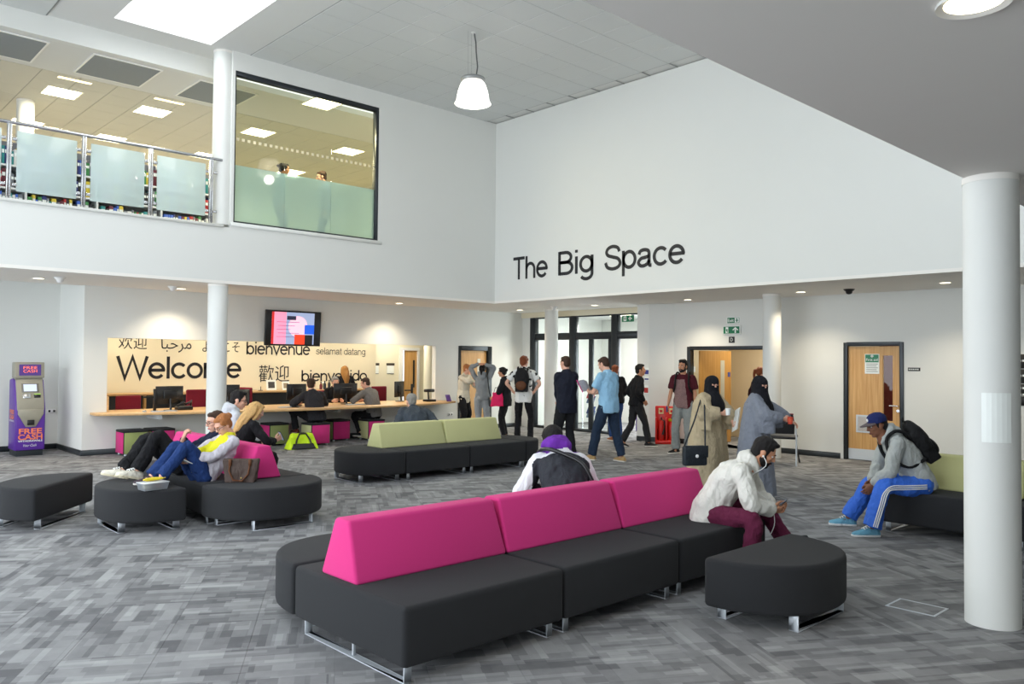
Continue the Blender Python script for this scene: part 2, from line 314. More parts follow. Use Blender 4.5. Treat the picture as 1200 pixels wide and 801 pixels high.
for i in range(-40, 60):
    for j in range(-30, 70):
        gx, gy = (i + .5) * .5, (j + .5) * .5; x = gx * ca - gy * sa; y = gx * sa + gy * ca
        lim = 17.9 if 10.6 < y < 14.6 else 14.6
        if not (-3.6 < x < lim and -4.6 < y < (16.5 if x < 4.4 else 15.3)): continue
        q = Vector((x, y, 0)) - Vector((0, 0, CAM_H)); zf = q.dot(fw)
        vis = zf > 1 and abs(q.dot(rt) / zf) < 0.70 and q.dot(up) / zf > -0.50
        cells.append((0 if vis else 1, zf if vis else 50 + q.length, x, y))
cells.sort()
for _, _, x, y in cells[:300]:
    o = bpy.data.objects.new('carpet_tile', ct); COL.objects.link(o); o.parent = floor; o.location = (x, y, 0); o.rotation_euler = (0, 0, ANG)
fm = MB()
for _, _, x, y in cells[300:]:
    fm.M = Matrix.Translation((x, y, 0)) @ Matrix.Rotation(ANG, 4, 'Z'); h = .2495
    fm.add([(-h, -h, 0), (h, -h, 0), (h, h, 0), (-h, h, 0), (-h, -h, -.008), (h, -h, -.008), (h, h, -.008), (-h, h, -.008)], [(0, 1, 2, 3), (0, 4, 5, 1), (1, 5, 6, 2), (2, 6, 7, 3), (3, 7, 4, 0)])
fo = fm.build('carpet_tile_field', M_CARPET, floor); fo['kind'] = 'stuff'
# floor box lid by the white column
fb = thing('floor_box', 'flat grey steel edged socket lid set in the carpet', 'floor box', (5.96, 2.19, 0), 0)
MB().box((-.13, -.165, 0), (.13, -.15, .003)).box((-.13, .15, 0), (.13, .165, .003)).box((-.13, -.15, 0), (-.115, .15, .003)).box((.115, -.15, 0), (.13, .15, .003)).build('rim', M_SILVER, fb)
MB().box((-.115, -.15, -.001), (.115, .15, .0015)).build('lid', M_CARPET, fb)

# ---- walls ------------------------------------------------------------
def wall_y(name, y0, y1, x0, x1, z0, z1, holes, m=M_WALL):
    # wall slab normal to y with rectangular holes (x0,x1,z0,z1)
    b = MB(); xs = sorted(set([x0, x1] + [h[0] for h in holes] + [h[1] for h in holes]))
    for a, c in zip(xs, xs[1:]):
        hs = sorted([h for h in holes if h[0] <= a + 1e-6 and h[1] >= c - 1e-6], key=lambda h: h[2]); z = z0
        for h in hs:
            if h[2] > z + 1e-6: b.box((a, y0, z), (c, y1, h[2]))
            z = h[3]
        if z < z1 - 1e-6: b.box((a, y0, z), (c, y1, z1))
    return struct(name, b, m)
def wall_x(name, x0, x1, y0, y1, z0, z1, holes, m=M_WALL):
    b = MB(); ys = sorted(set([y0, y1] + [h[0] for h in holes] + [h[1] for h in holes]))
    for a, c in zip(ys, ys[1:]):
        hs = sorted([h for h in holes if h[0] <= a + 1e-6 and h[1] >= c - 1e-6], key=lambda h: h[2]); z = z0
        for h in hs:
            if h[2] > z + 1e-6: b.box((x0, a, z), (x1, c, h[2]))
            z = h[3]
        if z < z1 - 1e-6: b.box((x0, a, z), (x1, c, z1))
    return struct(name, b, m)
wall_y('wall_reception', LWY, LWY + .14, 4.1, 14.9, -.008, SOF, [(4.49, 11.76, .70, 2.05), (12.46, 13.54, -.008, 2.05)])
struct('wall_recess', MB().box((-4, 16.75, -.008), (4.1, 16.9, 3.2)), M_WALL)
struct('wall_recess_return', MB().box((4.1, LWY + .14, -.008), (4.24, 16.75, 3.2)), M_WALL)
wall_y('wall_upper_reception', UWY, UWY + .2, 5.74, UWX + .2, SOF + .05, HIGH, [(5.79, 8.68, 4.0, 6.58)])
struct('wall_balcony', MB().box((-4, UWY, SOF + .05), (5.74, UWY + .2, 3.90)), M_WALL)
struct('wall_upper_lettered', MB().box((UWX, 1.85, SOF + .05), (UWX + .2, UWY, HIGH)), M_WALL)
wall_x('wall_right', RWX, RWX + .14, -5, 10.12, -.008, SOF, [(5.42, 6.46, -.008, 2.075), (7.80, 9.79, -.008, 2.03)])
struct('wall_pillar', MB().prism([(RWX, 10.12), (RWX + .6, 10.12), (RWX + .6, 10.92), (13.98, 10.92), (13.98, 10.60)], -.008, SOF), M_WALL)
struct('wall_rear', MB().box((-4, -5.15, -.2), (14.4, -5, SOF)), M_WALL)
wall_x('wall_window_side', -4.15, -4, -5.15, 16.9, -.2, 7.1, [(-.9 + k * 2.1, 1.05 + k * 2.1, .4, 6.3) for k in range(8)])
# curtain wall mullions in the window side
for k in range(8):
    y0 = -.9 + k * 2.1; b = MB()
    for yy in (y0, y0 + .95, y0 + 1.9): b.box((-4.1, yy, .4), (-4.02, yy + .05, 6.3))
    for zz in (.4, 2.9, 3.6, 6.25): b.box((-4.1, y0, zz), (-4.02, y0 + 1.95, zz + .05))
    w = struct('window_%d' % (k + 2), b, M_FRAME)
# ---- ceilings: low soffits round the hall
struct('ceiling', MB().box((-4, UWY, SOF), (14.9, LWY + .14, SOF + .05)).box((UWX, -5, SOF), (14.9, UWY, SOF + .05)), M_SOFF)
struct('ceiling', MB().box((-4, -5, SOF), (UWX, 1.85, SOF + .9)), M_SOFF)
struct('ceiling', MB().box((-4, LWY + .14, 3.1), (4.24, 16.9, 3.2)).box((-4, LWY - .0, SOF + .05), (4.1, LWY + .14, 3.2)), M_CEIL)
struct('trim_1', MB().box((GLX - .10, 10.92, 2.82), (GLX + .25, LWY, SOF)), M_CREAM)
# ---- high ceiling with rooflights
sk = [(3.86, 5.37, 9.3, 13.1), (-.45, 1.05, 6.5, 12.5)]
b = MB(); xs = [-4, -.45, 1.05, 3.86, 5.37, 6.15]
for x0, x1 in zip(xs, xs[1:]):
    hole = [s for s in sk if s[0] <= x0 and s[1] >= x1]
    if hole: b.box((x0, 1.85, HIGH), (x1, hole[0][2], HIGH + .3)).box((x0, hole[0][3], HIGH), (x1, 13.72, HIGH + .3))
    else: b.box((x0, 1.85, HIGH), (x1, 13.72, HIGH + .3))
b.box((6.15, 1.85, HIGH + .02), (UWX + .2, UWY + .2, HIGH + .3))
ceil = struct('ceiling', b, M_CEIL)
tm = tile_mesh('ceiling_tile', .592, .592, .018, M_TILE, .004)
gr = MB()
nx = 10; x_start = 6.17
for i in range(nx):
    for j in range(19):
        x = x_start + .3 + i * .6 - .12; y = UWY - .28 - j * .6
        if x + .3 > UWX + .3 or y - .3 < 1.75: continue
        o = bpy.data.objects.new('ceiling_tile', tm); COL.objects.link(o); o.parent = ceil; o.location = (x, y, HIGH + .012)
for i in range(nx + 1): gr.box((x_start + i * .6 - .132, 1.85, HIGH - .002), (x_start + i * .6 - .108, UWY, HIGH + .006))
for j in range(20): gr.box((6.15, UWY + .02 - j * .6 - .012, HIGH - .002), (UWX, UWY + .02 - j * .6 + .012, HIGH + .006))
gr.build('ceiling_grid', M_GRID, ceil)
# tiled patch left of the rooflight
for i in range(3):
    for j in range(3):
        o = bpy.data.objects.new('ceiling_tile', tm); COL.objects.link(o); o.parent = ceil; o.location = (2.77 - i * .6, 13.4 - j * .6 - .0, HIGH - .004)
MB().box((1.2, 11.9, HIGH - .012), (3.09, 13.71, HIGH - .006)).build('ceiling_grid', M_GRID, ceil)
# rooflight upstands and glazing
M_SKY = emit_mat('rooflight_opal_glazing', (246, 250, 255), 1.5)
for k, s in enumerate(sk):
    b = MB(); x0, x1, y0, y1 = s
    b.box((x0 - .05, y0 - .05, HIGH + .3), (x0, y1 + .05, HIGH + .75)).box((x1, y0 - .05, HIGH + .3), (x1 + .05, y1 + .05, HIGH + .75)).box((x0, y0 - .05, HIGH + .3), (x1, y0, HIGH + .75)).box((x0, y1, HIGH + .3), (x1, y1 + .05, HIGH + .75))
    w = struct('window_%d' % (k + 10), b, M_CEIL)
    MB().box((x0, y0, HIGH + .5), (x1, y1, HIGH + .53)).build('pane', M_SKY, w)
# ---- upper floor beyond the balcony
struct('floor_upper', MB().box((-4, UWY + .2, 3.3), (14.9, 22, 3.75)), mat('office_carpet', (92, 96, 104), .95))
ofc = struct('ceiling', MB().box((-4, 13.72, OFZ + .012), (14.9, 22, OFZ + .1)).box((-4, 13.72, OFZ), (14.9, 15.3, OFZ + .012)), M_CEIL)
struct('trim_2', MB().box((-4, 13.70, OFZ - .005), (5.72, 13.72 + .12, HIGH)), M_WALL)
otm = tile_mesh('ceiling_tile', .592, .592, .012, M_TILEW, .003)
LIGHTS = [(3.97, 16.42), (5.58, 16.4), (7.74, 16.3), (9.96, 16.28), (7.73, 13.60), (5.6, 19.1), (7.74, 19.1), (10.02, 19.15), (3.97, 19.1)]
MB().box((2.0, 15.3, OFZ + .0065), (12.4, 21.6, OFZ + .0118)).build('ceiling_grid', M_GRID, ofc)
for i in range(17):
    for j in range(10):
        x, y = 2.5 + i * .6, 15.6 + j * .6
        if any(abs(x - lx) < .45 and abs(y - ly) < .45 for lx, ly in LIGHTS): pass
        o = bpy.data.objects.new('ceiling_tile', otm); COL.objects.link(o); o.parent = ofc; o.location = (x, y, OFZ + .0055)
struct('wall_office_back', MB().box((-4, 21.6, 3.6), (14.9, 21.75, 6.7)), M_CREAM)
struct('wall_office_side', MB().box((12.6, UWY + .2, 3.6), (12.75, 21.6, 6.7)), M_CREAM)
M_LUM = emit_mat('luminaire_diffuser', (255, 246, 214), 9.0)
M_LUMR = mat('luminaire_white_reflector', (240, 236, 220), .5, var=.02)
lum0 = None
for k, (lx, ly) in enumerate(LIGHTS):
    if lum0 is None:
        lum0 = thing('ceiling_luminaire', 'square recessed luminaire glowing in the office ceiling beyond the balcony', 'ceiling light', (lx, ly, OFZ), 0, 'office ceiling luminaires')
        MB().box((-.30, -.30, -.012), (.30, -.275, 0)).box((-.30, .275, -.012), (.30, .30, 0)).box((-.30, -.275, -.012), (-.275, .275, 0)).box((.275, -.275, -.012), (.30, .275, 0)).build('frame', M_LUMR, lum0)
        for yy in (-.19, 0, .19): MB().box((-.27, yy - .075, -.009), (.27, yy + .075, -.003)).build('diffuser', M_LUM, lum0)
        MB().box((-.27, -.275, -.004), (.27, .275, -.0005)).build('reflector', M_LUMR, lum0)
    else:
        c = copy_tree(lum0); c.location = (lx, ly, OFZ)
        if k in (2, 3, 4, 6, 7): c['label'] = 'square recessed luminaire glowing in the office ceiling behind the big inner window'
for k, (lx, ly) in enumerate(LIGHTS):
    d = bpy.data.lights.new('luminaire_lamp', 'AREA'); d.shape = 'SQUARE'; d.size = .5; d.energy = 125; d.color = (1, .88, .62)
    o = bpy.data.objects.new('luminaire_lamp', d); COL.objects.link(o); o.location = (lx, ly, OFZ - .03)
for k, (x0, x1) in enumerate([(3.69, 4.22), (5.31, 5.85)]):
    tag(MB().box((x0, 15.46, OFZ - .012), (x1, 15.55, OFZ + .004)).build('slot_light', emit_mat('slot_glow_%d' % k, (255, 236, 190), 2.0)), 'narrow glowing slot light beside the %s grey ceiling panel' % ('middle', 'last')[k], 'ceiling light')
M_GREYP = mat('grey_acoustic_panel', (140, 146, 150), .8, var=.03)
for k, x0 in enumerate((2.13, 3.84, 5.55)):
    t = thing('ceiling_panel', 'flat grey acoustic panel with pale edge in ceiling over the balcony', 'ceiling panel', (x0, 13.95, OFZ), 0, 'grey panels over the balcony')
    MB().box((0, 0, -.012), (1.03, 1.1, 0)).build('panel', M_GREYP, t)
    MB().box((-.03, -.03, -.016), (0, 1.13, 0)).box((1.03, -.03, -.016), (1.06, 1.13, 0)).box((0, -.03, -.016), (1.03, 0, 0)).box((0, 1.1, -.016), (1.03, 1.13, 0)).build('edge_trim', M_WHITEP, t)
# ---- columns
def column(name, x, y, z0, z1, label, r=.16):
    t = thing(name, label, 'column', (x, y, z0)); h = z1 - z0
    MB().cyl((0, 0), r, 0, h, 48).build('shaft', M_WALL, t, smooth=True)
    MB().cyl((0, 0), r + .004, h - .04, h, 48).build('collar', M_SOFF, t, smooth=True)
    return t
column('round_column', 5.63, 13.26, -.0, SOF, 'round white column between the reception counter and the pink back-to-back seats')
column('round_column', 5.66, 13.26, 3.95, HIGH, 'round white upper column between balcony rail and inner window')
cn = column('round_column', 5.98, 1.72, 0, SOF, 'large round white column beside the floor socket lid', .165)
column('round_column', 13.42, 7.42, 0, SOF, 'round cream column beside the black and maroon chair')
column('round_column', 13.9, 13.45, 0, SOF, 'round cream column in front of the glazed entrance')
column('round_column', 3.6, 17.4, 3.75, OFZ, 'round office column standing beyond the balcony rail', .15)
# ---- skirtings
def base(name, segs):
    b = MB()
    for a, c in segs: b.box(a + (0,), c + (.10,))
    struct(name, b, M_BASE, bevel=.004, seg=1)
base('baseboard_reception', [((4.085, LWY - .015), (12.40, LWY)), ((13.60, LWY - .015), (14.6, LWY)), ((4.085, LWY), (4.1, 16.75))])
base('baseboard_recess', [((-3.9, 16.735), (4.085, 16.75))])
base('baseboard_right', [((RWX - .015, -4.9), (RWX, 5.36)), ((RWX - .015, 6.52), (RWX, 7.74)), ((RWX - .015, 9.85), (RWX, 10.12))])
b = MB().prism([(RWX - .012, 10.10), (RWX, 10.12), (13.98, 10.60), (13.98, 10.92), (13.965, 10.92), (13.965, 10.595)], 0, .10)
struct('baseboard_pillar', b, M_BASE)
# ---- inner window in the upper wall
def pane_y(name, parent, x0, x1, y, z0, z1, m, t=.008): return MB().box((x0, y - t / 2, z0), (x1, y + t / 2, z1)).build(name, m, parent)
w1 = struct('window_1', MB().box((5.79, UWY + .01, 6.51), (8.68, UWY + .13, 6.58)).box((5.79, UWY + .01, 4.0), (8.68, UWY + .13, 4.025)).box((5.79, UWY + .01, 4.025), (5.815, UWY + .13, 6.51)).box((8.62, UWY + .01, 4.025), (8.68, UWY + .13, 6.51)), M_FRAME, bevel=.003, seg=1)
for x0, x1 in ((5.815, 6.745), (6.749, 7.675), (7.679, 8.62)):
    pane_y('pane', w1, x0, x1, UWY + .07, 4.99, 6.51, M_TINTGLASS); pane_y('pane', w1, x0, x1, UWY + .07, 4.025, 4.988, M_FROSTW)
dm = MB().box((-.025, -.002, -.025), (.025, .002, .025)).mesh('manifestation_square', mat('etched_square_film', (236, 226, 190), .6))
for k in range(28):
    o = bpy.data.objects.new('manifestation_square', dm); COL.objects.link(o); o.parent = w1; o.location = (5.87 + k * .1015, UWY + .062, 5.43)
struct('trim_3', MB().box((5.74, UWY - .03, 3.93), (8.76, UWY + .02, 3.985)).box((-4, UWY - .03, 3.885), (5.62, UWY + .22, 3.93)), M_WALL, bevel=.004, seg=1)
# ---- balcony balustrade
bal = thing('balcony_balustrade', 'steel balcony railing with etched glass panels above the ATM', 'railing', (2.52, 13.12, 3.93))
MB().tube([(-6.4, 0, 1.09), (3.08, 0, 1.09)], .025, 14).build('handrail', M_STEEL, bal, smooth=True)
pm = MB().box((-.012, -.03, 0), (.012, .03, 1.07)).mesh('post', M_STEEL, bevel=.004, seg=1)
cm = MB().box((-.03, -.022, -.022), (.03, .022, .022)).mesh('clamp', M_STEEL, bevel=.008, seg=2)
for k in range(-4, 4):
    x = k * .966 + .003
    for dx in (-.016, .016): link('post', pm, bal, Matrix.Translation((x + dx, 0, 0)))
    for s in (-1, 1):
        for z in (.21, .86): link('clamp', cm, bal, Matrix.Translation((x + s * .07, 0, z)))
    if k < 3: MB().box((x + .095, -.006, .12), (x + .871, .006, .985)).build('glass_panel', M_FROST, bal, bevel=.002, seg=1)
# ---- entrance glazing and lobby
b = MB()
MUL = [(14.92, 15.2), (14.74, 14.92), (13.34, 13.54), (12.02, 12.2), (10.92, 11.02)]
for y0, y1 in MUL[1:]: b.box((GLX - .06, y0, 0), (GLX + .08, y1, 2.82))
b.box((GLX - .05, 10.92, 2.24), (GLX + .07, 14.9, 2.41)).box((GLX - .05, 10.92, 2.79), (GLX + .07, 14.9, 2.83)).box((GLX - .05, 12.2, 0), (GLX + .07, 14.74, .06))
b.box((GLX - .03, 12.81, .06), (GLX + .05, 12.92, 2.24)).box((GLX - .03, 12.2, .06), (GLX + .05, 12.31, 2.24))
gz = struct('window_12', b, M_FRAME, bevel=.004, seg=1)
for y0, y1, z0, z1 in ((13.54, 14.74, .06, 2.24), (12.92, 13.34, .06, 2.24), (12.31, 12.81, .06, 2.24), (13.54, 14.74, 2.41, 2.79), (12.2, 13.34, 2.41, 2.79), (11.02, 12.02, 2.41, 2.79)):
    MB().box((GLX + .006, y0, z0), (GLX + .014, y1, z1)).build('pane', M_GLASS, gz)
struct('wall_reception', MB().box((GLX - .06, 14.92, -.008), (GLX + .08, LWY, 2.83)), M_WALL)
struct('wall_right', MB().box((RWX + .14, 10.12, -.008), (RWX + .6, 10.2, SOF)), M_WALL)
struct('wall_lobby_end', MB().box((GLX + .08, 15.2, -.008), (18.6, 15.35, 3.0)), M_WALL)
struct('wall_lobby_side', MB().box((GLX + .1, 10.55, -.008), (18.6, 10.7, 3.0)), M_WALL)
wall_x('wall_lobby', 17.8, 17.95, 10.7, 15.2, -.008, 3.0, [(10.9, 12.7, -.008, 2.7)])
struct('ceiling', MB().box((GLX + .08, 10.55, 2.9), (18.6, 15.35, 3.0)), M_CEIL)
b = MB()
for y in (10.9, 11.76, 12.62): b.box((17.8, y, 0), (17.9, y + .09, 2.7))
b.box((17.8, 10.9, 2.1), (17.9, 12.7, 2.22)).box((17.8, 10.9, 2.62), (17.9, 12.7, 2.7))
od = struct('door_4', b, M_FRAME, bevel=.004, seg=1)
for y0 in (10.99, 11.85):
    MB().box((17.84, y0, .03), (17.85, y0 + .77, 2.1)).build('pane', M_GLASS, od); MB().box((17.84, y0, 2.22), (17.85, y0 + .77, 2.62)).build('pane', M_GLASS, od)
struct('floor_outside', MB().box((18.5, 5, -.25), (40, 20, -.05)), mat('pale_paving', (196, 196, 192), .9))
# ---- doors
def door_nx(name, y0, y1, ztop, fw_=.065):
    b = MB().box((RWX - .02, y0, 0), (RWX + .13, y0 + fw_, ztop)).box((RWX - .02, y1 - fw_, 0), (RWX + .13, y1, ztop)).box((RWX - .02, y0 + fw_, ztop - fw_), (RWX + .13, y1 - fw_, ztop))
    return struct(name, b, M_FRAME, bevel=.006, seg=2)
d1 = door_nx('door_1', 5.42, 6.46, 2.08)
lf = MB()
LX0, LX1 = RWX + .035, RWX + .08
for a, c in (((5.49, .01), (5.62, 2.01)), ((5.79, .01), (6.39, 2.01)), ((5.62, 1.85), (5.79, 2.01)), ((5.62, .01), (5.79, .72))): lf.box((LX0, a[0], a[1]), (LX1, c[0], c[1]))
leaf = lf.build('leaf', M_OAK, d1)
MB().box((LX0 + .02, 5.62, .72), (LX0 + .026, 5.79, 1.85)).build('vision_pane', M_GLASS, d1)
MB().box((LX0 - .006, 5.49, .01), (LX0, 6.39, .2)).build('kick_plate', M_SILVER, d1)
g = MB().box((LX0 - .012, 5.92, .49), (LX0, 6.25, .52)).box((LX0 - .012, 5.92, .77), (LX0, 6.25, .80)).box((LX0 - .012, 5.92, .52), (LX0, 5.95, .77)).box((LX0 - .012, 6.22, .52), (LX0, 6.25, .77)).build('vent_frame', M_SILVER, d1)
sl = MB().box((LX0 - .008, 5.95, -.004), (LX0, 6.22, .004)).mesh('vent_slat', M_SILVER)
for k in range(18): link('vent_slat', sl, d1, Matrix.Translation((0, 0, .53 + k * .0137)))
hd = MB().tube([(LX0 - .05, 5.53, .985), (LX0 - .05, 5.66, .985)], .011, 10).tube([(LX0, 5.53, .985), (LX0 - .05, 5.53, .985)], .011, 10).build('handle', M_STEEL, d1, smooth=True)
MB().tube([(LX0, 5.53, .90), (LX0 - .012, 5.53, .90)], .027, 18).build('lock_escutcheon', M_STEEL, d1, smooth=False)
sg = thing('door_sign', 'green and white first aid sign on the oak door', 'sign', (LX0 - .002, 5.97, 1.53))
MB().box((-.004, -.125, 0), (0, .125, .345)).build('plate', M_SIGNW, sg)
MB().box((-.006, -.115, .2), (-.004, .115, .335)).build('green_field', M_GREENSIGN, sg)
MB().box((-.008, -.012, .285), (-.006, .012, .33)).box((-.008, -.026, .298), (-.006, .026, .318)).build('white_cross', M_SIGNW, sg)
text('lettering', 'First aid', M_SIGNW, (-.006, .10, .225), FACE_NX, height=.045, width=.2, parent=sg, depth=.001)
for k in range(5): MB().box((-.006, -.1 + .02 * (k % 2), .165 - k * .033), (-.004, .1, .175 - k * .033)).build('print_line', mat('grey_print', (120, 124, 122), .6), sg)
np_ = thing('door_nameplate', 'small black name plate beside the oak door', 'sign', (RWX, 5.255, 1.60))
MB().box((-.006, -.10, -.012), (0, .10, .045)).build('plate', M_BLACK, np_, bevel=.001, seg=1)
for k in range(7): MB().box((-.0075, .085 - k * .024 - .014, .006), (-.006, .085 - k * .024, .026)).build('letter', M_SIGNW, np_)
# room behind door 1 (dark store with red and yellow things)
struct('wall_store_back', MB().box((16.1, 4.4, 0), (16.2, 6.9, 2.6)), mat('store_red_panel', (120, 40, 30), .7))
tag(boxo('store_locker', (15.5, 5.15, 0), (15.95, 5.42, 1.65), mat('yellow_paint', (214, 186, 40), .5), bevel=.01), 'tall yellow locker glimpsed through the oak door vision panel', 'locker')
tag(MB().cyl((15.3, 5.62), .16, 0, 1.35, 16, r2=.12).ball((15.3, 5.62, 1.42), .13).build('coat_stand', mat('dark_coat_cloth', (34, 36, 40), .9)), 'dark coat hung in the store behind the oak door', 'coat')
# opening D
d3 = door_nx('door_3', 7.80, 9.79, 2.03, .07)
leafD = MB().box((0, -.022, .01), (.92, .022, 1.95)).build('leaf', wood_mat('golden_oak_veneer', (186, 134, 66), (206, 156, 88), 'Z'), d3)
leafD.matrix_local = Matrix.Translation((RWX + .16, 9.60, 0)) @ Matrix.Rotation(math.radians(-11), 4, 'Z')
vp = MB().box((.60, -.026, .8), (.72, .026, 1.75)).build('vision_pane', mat('pale_wired_glass', (196, 190, 170), .2), leafD)
MB().box((.82, -.028, 1.40), (.89, -.022, 1.50)).build('push_plate', mat('blue_disc', (70, 80, 150), .4), leafD)
for z in (1.5, 1.28): MB().box((RWX + .128, 9.68, z), (RWX + .134, 9.73, z + .12)).build('notice', M_SIGNW, d3)
struct('wall_corridor_back', MB().box((16.5, 6.5, -.008), (16.62, 10.4, SOF)), mat('tan_corridor_paint', (214, 192, 158), .75, var=.015, scale=2))
struct('wall_corridor_side', MB().box((RWX + .14, 10.2, -.008), (16.62, 10.32, SOF)), M_CREAM)
struct('wall_corridor_end', MB().box((RWX + .14, 6.6, -.008), (16.62, 6.72, SOF)), M_CREAM)
struct('floor_corridor', MB().box((RWX, 4.3, -.05), (16.6, 10.3, 0.0)), M_CARPET)
struct('ceiling', MB().box((RWX + .14, 6.6, 2.6), (16.62, 10.32, 2.7)), M_CEIL)
# door 2 at the end of the reception wall
b = MB().box((12.46, LWY - .02, 0), (12.53, LWY + .13, 2.06)).box((13.40, LWY - .02, 0), (13.54, LWY + .13, 2.06)).box((12.53, LWY - .02, 1.95), (13.40, LWY + .13, 2.06))
d2 = struct('door_2', b, M_FRAME, bevel=.006, seg=2)
MB().box((12.53, LWY + .04, .01), (13.40, LWY + .085, 1.95)).build('leaf', M_OAK, d2)
MB().box((13.1, LWY + .03, 1.1), (13.2, LWY + .04, 1.75)).build('vision_pane', mat('bright_vision_glass', (226, 222, 206), .15), d2)
MB().tube([(13.32, LWY - .01, .98), (13.22, LWY - .01, .98)], .011, 8).tube([(13.32, LWY + .04, .98), (13.32, LWY - .01, .98)], .011, 8).build('handle', M_STEEL, d2, smooth=True)
# ---- reception back office
RBY = 17.5
struct('floor_reception', MB().box((4.24, LWY + .14, -.05), (15.2, 20.6, 0)), M_CARPET)
struct('wall_welcome', MB().box((4.3, RBY, -.008), (11.6, RBY + .12, 2.95)), M_BEIGE)
struct('wall_reception_side', MB().box((4.24, LWY + .14, -.008), (4.32, RBY, 2.95)), M_BEIGE)
struct('ceiling', MB().box((4.24, LWY + .14, 2.7), (15.2, 20.6, 2.8)), M_CEIL)
struct('wall_reception_far', MB().box((11.2, 19.2, -.008), (13.55, 19.35, 2.8)).box((14.2, 19.2, -.008), (15.2, 19.35, 2.8)).box((13.55, 19.2, 2.02), (14.2, 19.35, 2.8)), M_CREAM)
struct('wall_reception_end', MB().box((14.9, LWY + .14, -.008), (15.05, 19.2, 2.8)), M_CREAM)
d5 = struct('door_5', MB().box((13.52, 19.14, 0), (13.62, 19.3, 2.06)).box((14.16, 19.14, 0), (14.22, 19.3, 2.06)).box((13.62, 19.14, 1.98), (14.16, 19.3, 2.06)), M_WHITEP)
MB().box((13.74, 19.2, .01), (14.16, 19.25, 1.98)).build('leaf', M_OAK, d5); MB().box((13.62, 19.3, .01), (13.74, 19.34, 1.98)).build('gap_shade', M_BLACK, d5)  # black strip stands in for the shade in the door gap
MB().box((14.02, 19.18, .9), (14.07, 19.2, 1.7)).build('vision_pane', M_BLACK, d5)

# unseen ceiling panels, added to brighten the reception office, passage, corridor and lobby
def added_panel(label, x, y, z, e, col=(1, .95, .85), sx=.6, sy=.6):
    t = thing('ceiling_luminaire', label, 'ceiling light', (x, y, z)); MB().box((-sx / 2, -sy / 2, -.01), (sx / 2, sy / 2, 0)).build('diffuser', M_LUM, t)
    MB().box((-sx / 2 - .02, -sy / 2 - .02, -.012), (-sx / 2, sy / 2 + .02, 0)).box((sx / 2, -sy / 2 - .02, -.012), (sx / 2 + .02, sy / 2 + .02, 0)).build('frame', M_LUMR, t)
    d = bpy.data.lights.new('added_panel_lamp', 'AREA'); d.shape = 'RECTANGLE'; d.size = sx; d.size_y = sy; d.energy = e; d.color = col; o = bpy.data.objects.new('added_panel_lamp', d); COL.objects.link(o); o.location = (x, y, z - .03)
for k, x in enumerate((5.4, 7.4, 9.4, 11.2)): added_panel('added unseen panel light inside the reception office, number %s along the welcome wall' % ('one', 'two', 'three', 'four')[k], x, 16.5, 2.70, 14)
added_panel('added unseen panel light in the far reception passage', 13.0, 18.3, 2.70, 20)
added_panel('added unseen panel light in the corridor behind the opening', 15.4, 8.6, 2.60, 20, (1, .93, .82))
added_panel('added unseen panel light in the entrance lobby', 16.0, 13.2, 2.90, 60, (1, .97, .92))
# ================================================================== LETTERING ON THE WALLS
t = thing('wall_lettering', 'large black words The Big Space on the high white wall', 'lettering', (UWX - .002, 12.48, 3.42))
for wd, y0, y1 in (('The', 12.48, 11.45), ('Big', 11.16, 10.22), ('Space', 9.95, 8.12)):
    grotesque('word', wd, M_BLKPRINT, (0, y0 - 12.48, .005), FACE_NX, .475, y0 - y1, t)
wl = thing('wall_lettering', 'black welcome words in several languages on the beige reception wall', 'lettering', (0, RBY - .002, 0))
WK = RBY / 17.2
def wtext(body, px0, px1, zb, h, **k): text('word', body, M_BLKPRINT, (px0, 0, zb), FACE_NY, height=h, width=px1 - px0, parent=wl, **k)
def gtext(body, x0, x1, zb, h, sw=.138): grotesque('word', body, M_BLKPRINT, (x0, 0, zb), FACE_NY, h, x1 - x0, wl, sw)
gtext('Welcome', 5.33, 8.00, 1.265, .47)
wtext('欢迎', 5.37, 5.93, 1.905, .25, cap=.85)
wtext('\ufe8e\ufe92\ufea3\ufeae\ufee3', 6.22, 6.86, 1.90, .24, cap=.7)
wtext('ようこそ', 7.10, 7.95, 1.86, .22, cap=.8)
gtext('bienvenue', 8.11, 9.72, 1.80, .29)
wtext('歡迎', 8.42, 9.18, 1.20, .36, cap=.85)
gtext('bienvenido', 9.50, 11.34, 1.17, .27)
gtext('selamat datang', 9.88, 11.28, 1.82, .17, .10)

# ================================================================== SEATING
def outline_moon(w=1.2, d=.66, e=2.25, n=30):
    pts = []
    for i in range(n + 1):
        a = math.pi + math.pi * i / n
        c, s = math.cos(a), math.sin(a)
        pts.append((w / 2 * math.copysign(abs(c) ** (2 / e), c), -d * abs(s) ** (2 / e)))
    return pts
def soft(mb, name, m, parent, bev=.03, seg=3): return mb.build(name, m, parent, bevel=bev, seg=seg, angle=.5)
def sled(parent, x0, x1, y, mid=False):
    # flat steel loop: two uprights joined by a floor bar, running along x
    b = MB().box((x0, y - .033, .0), (x1, y + .033, .008)).box((x0, y - .033, .008), (x0 + .008, y + .033, .105)).box((x1 - .008, y - .033, .008), (x1, y + .033, .105))
    if mid: b.box(((x0 + x1) / 2 - .006, y - .01, .008), ((x0 + x1) / 2 + .006, y + .01, .105))
    b.build('leg_frame', M_SILVER, parent, bevel=.002, seg=1)
def sled_y(parent, y0, y1, x, mid=False):
    b = MB().box((x - .025, y0, .0), (x + .025, y1, .008)).box((x - .025, y0, .008), (x + .025, y0 + .008, .105)).box((x - .025, y1 - .008, .008), (x + .025, y1, .105))
    if mid: b.box((x - .01, (y0 + y1) / 2 - .006, .008), (x + .01, (y0 + y1) / 2 + .006, .105))
    b.build('leg_frame', M_SILVER, parent, bevel=.002, seg=1)
SZ = .42
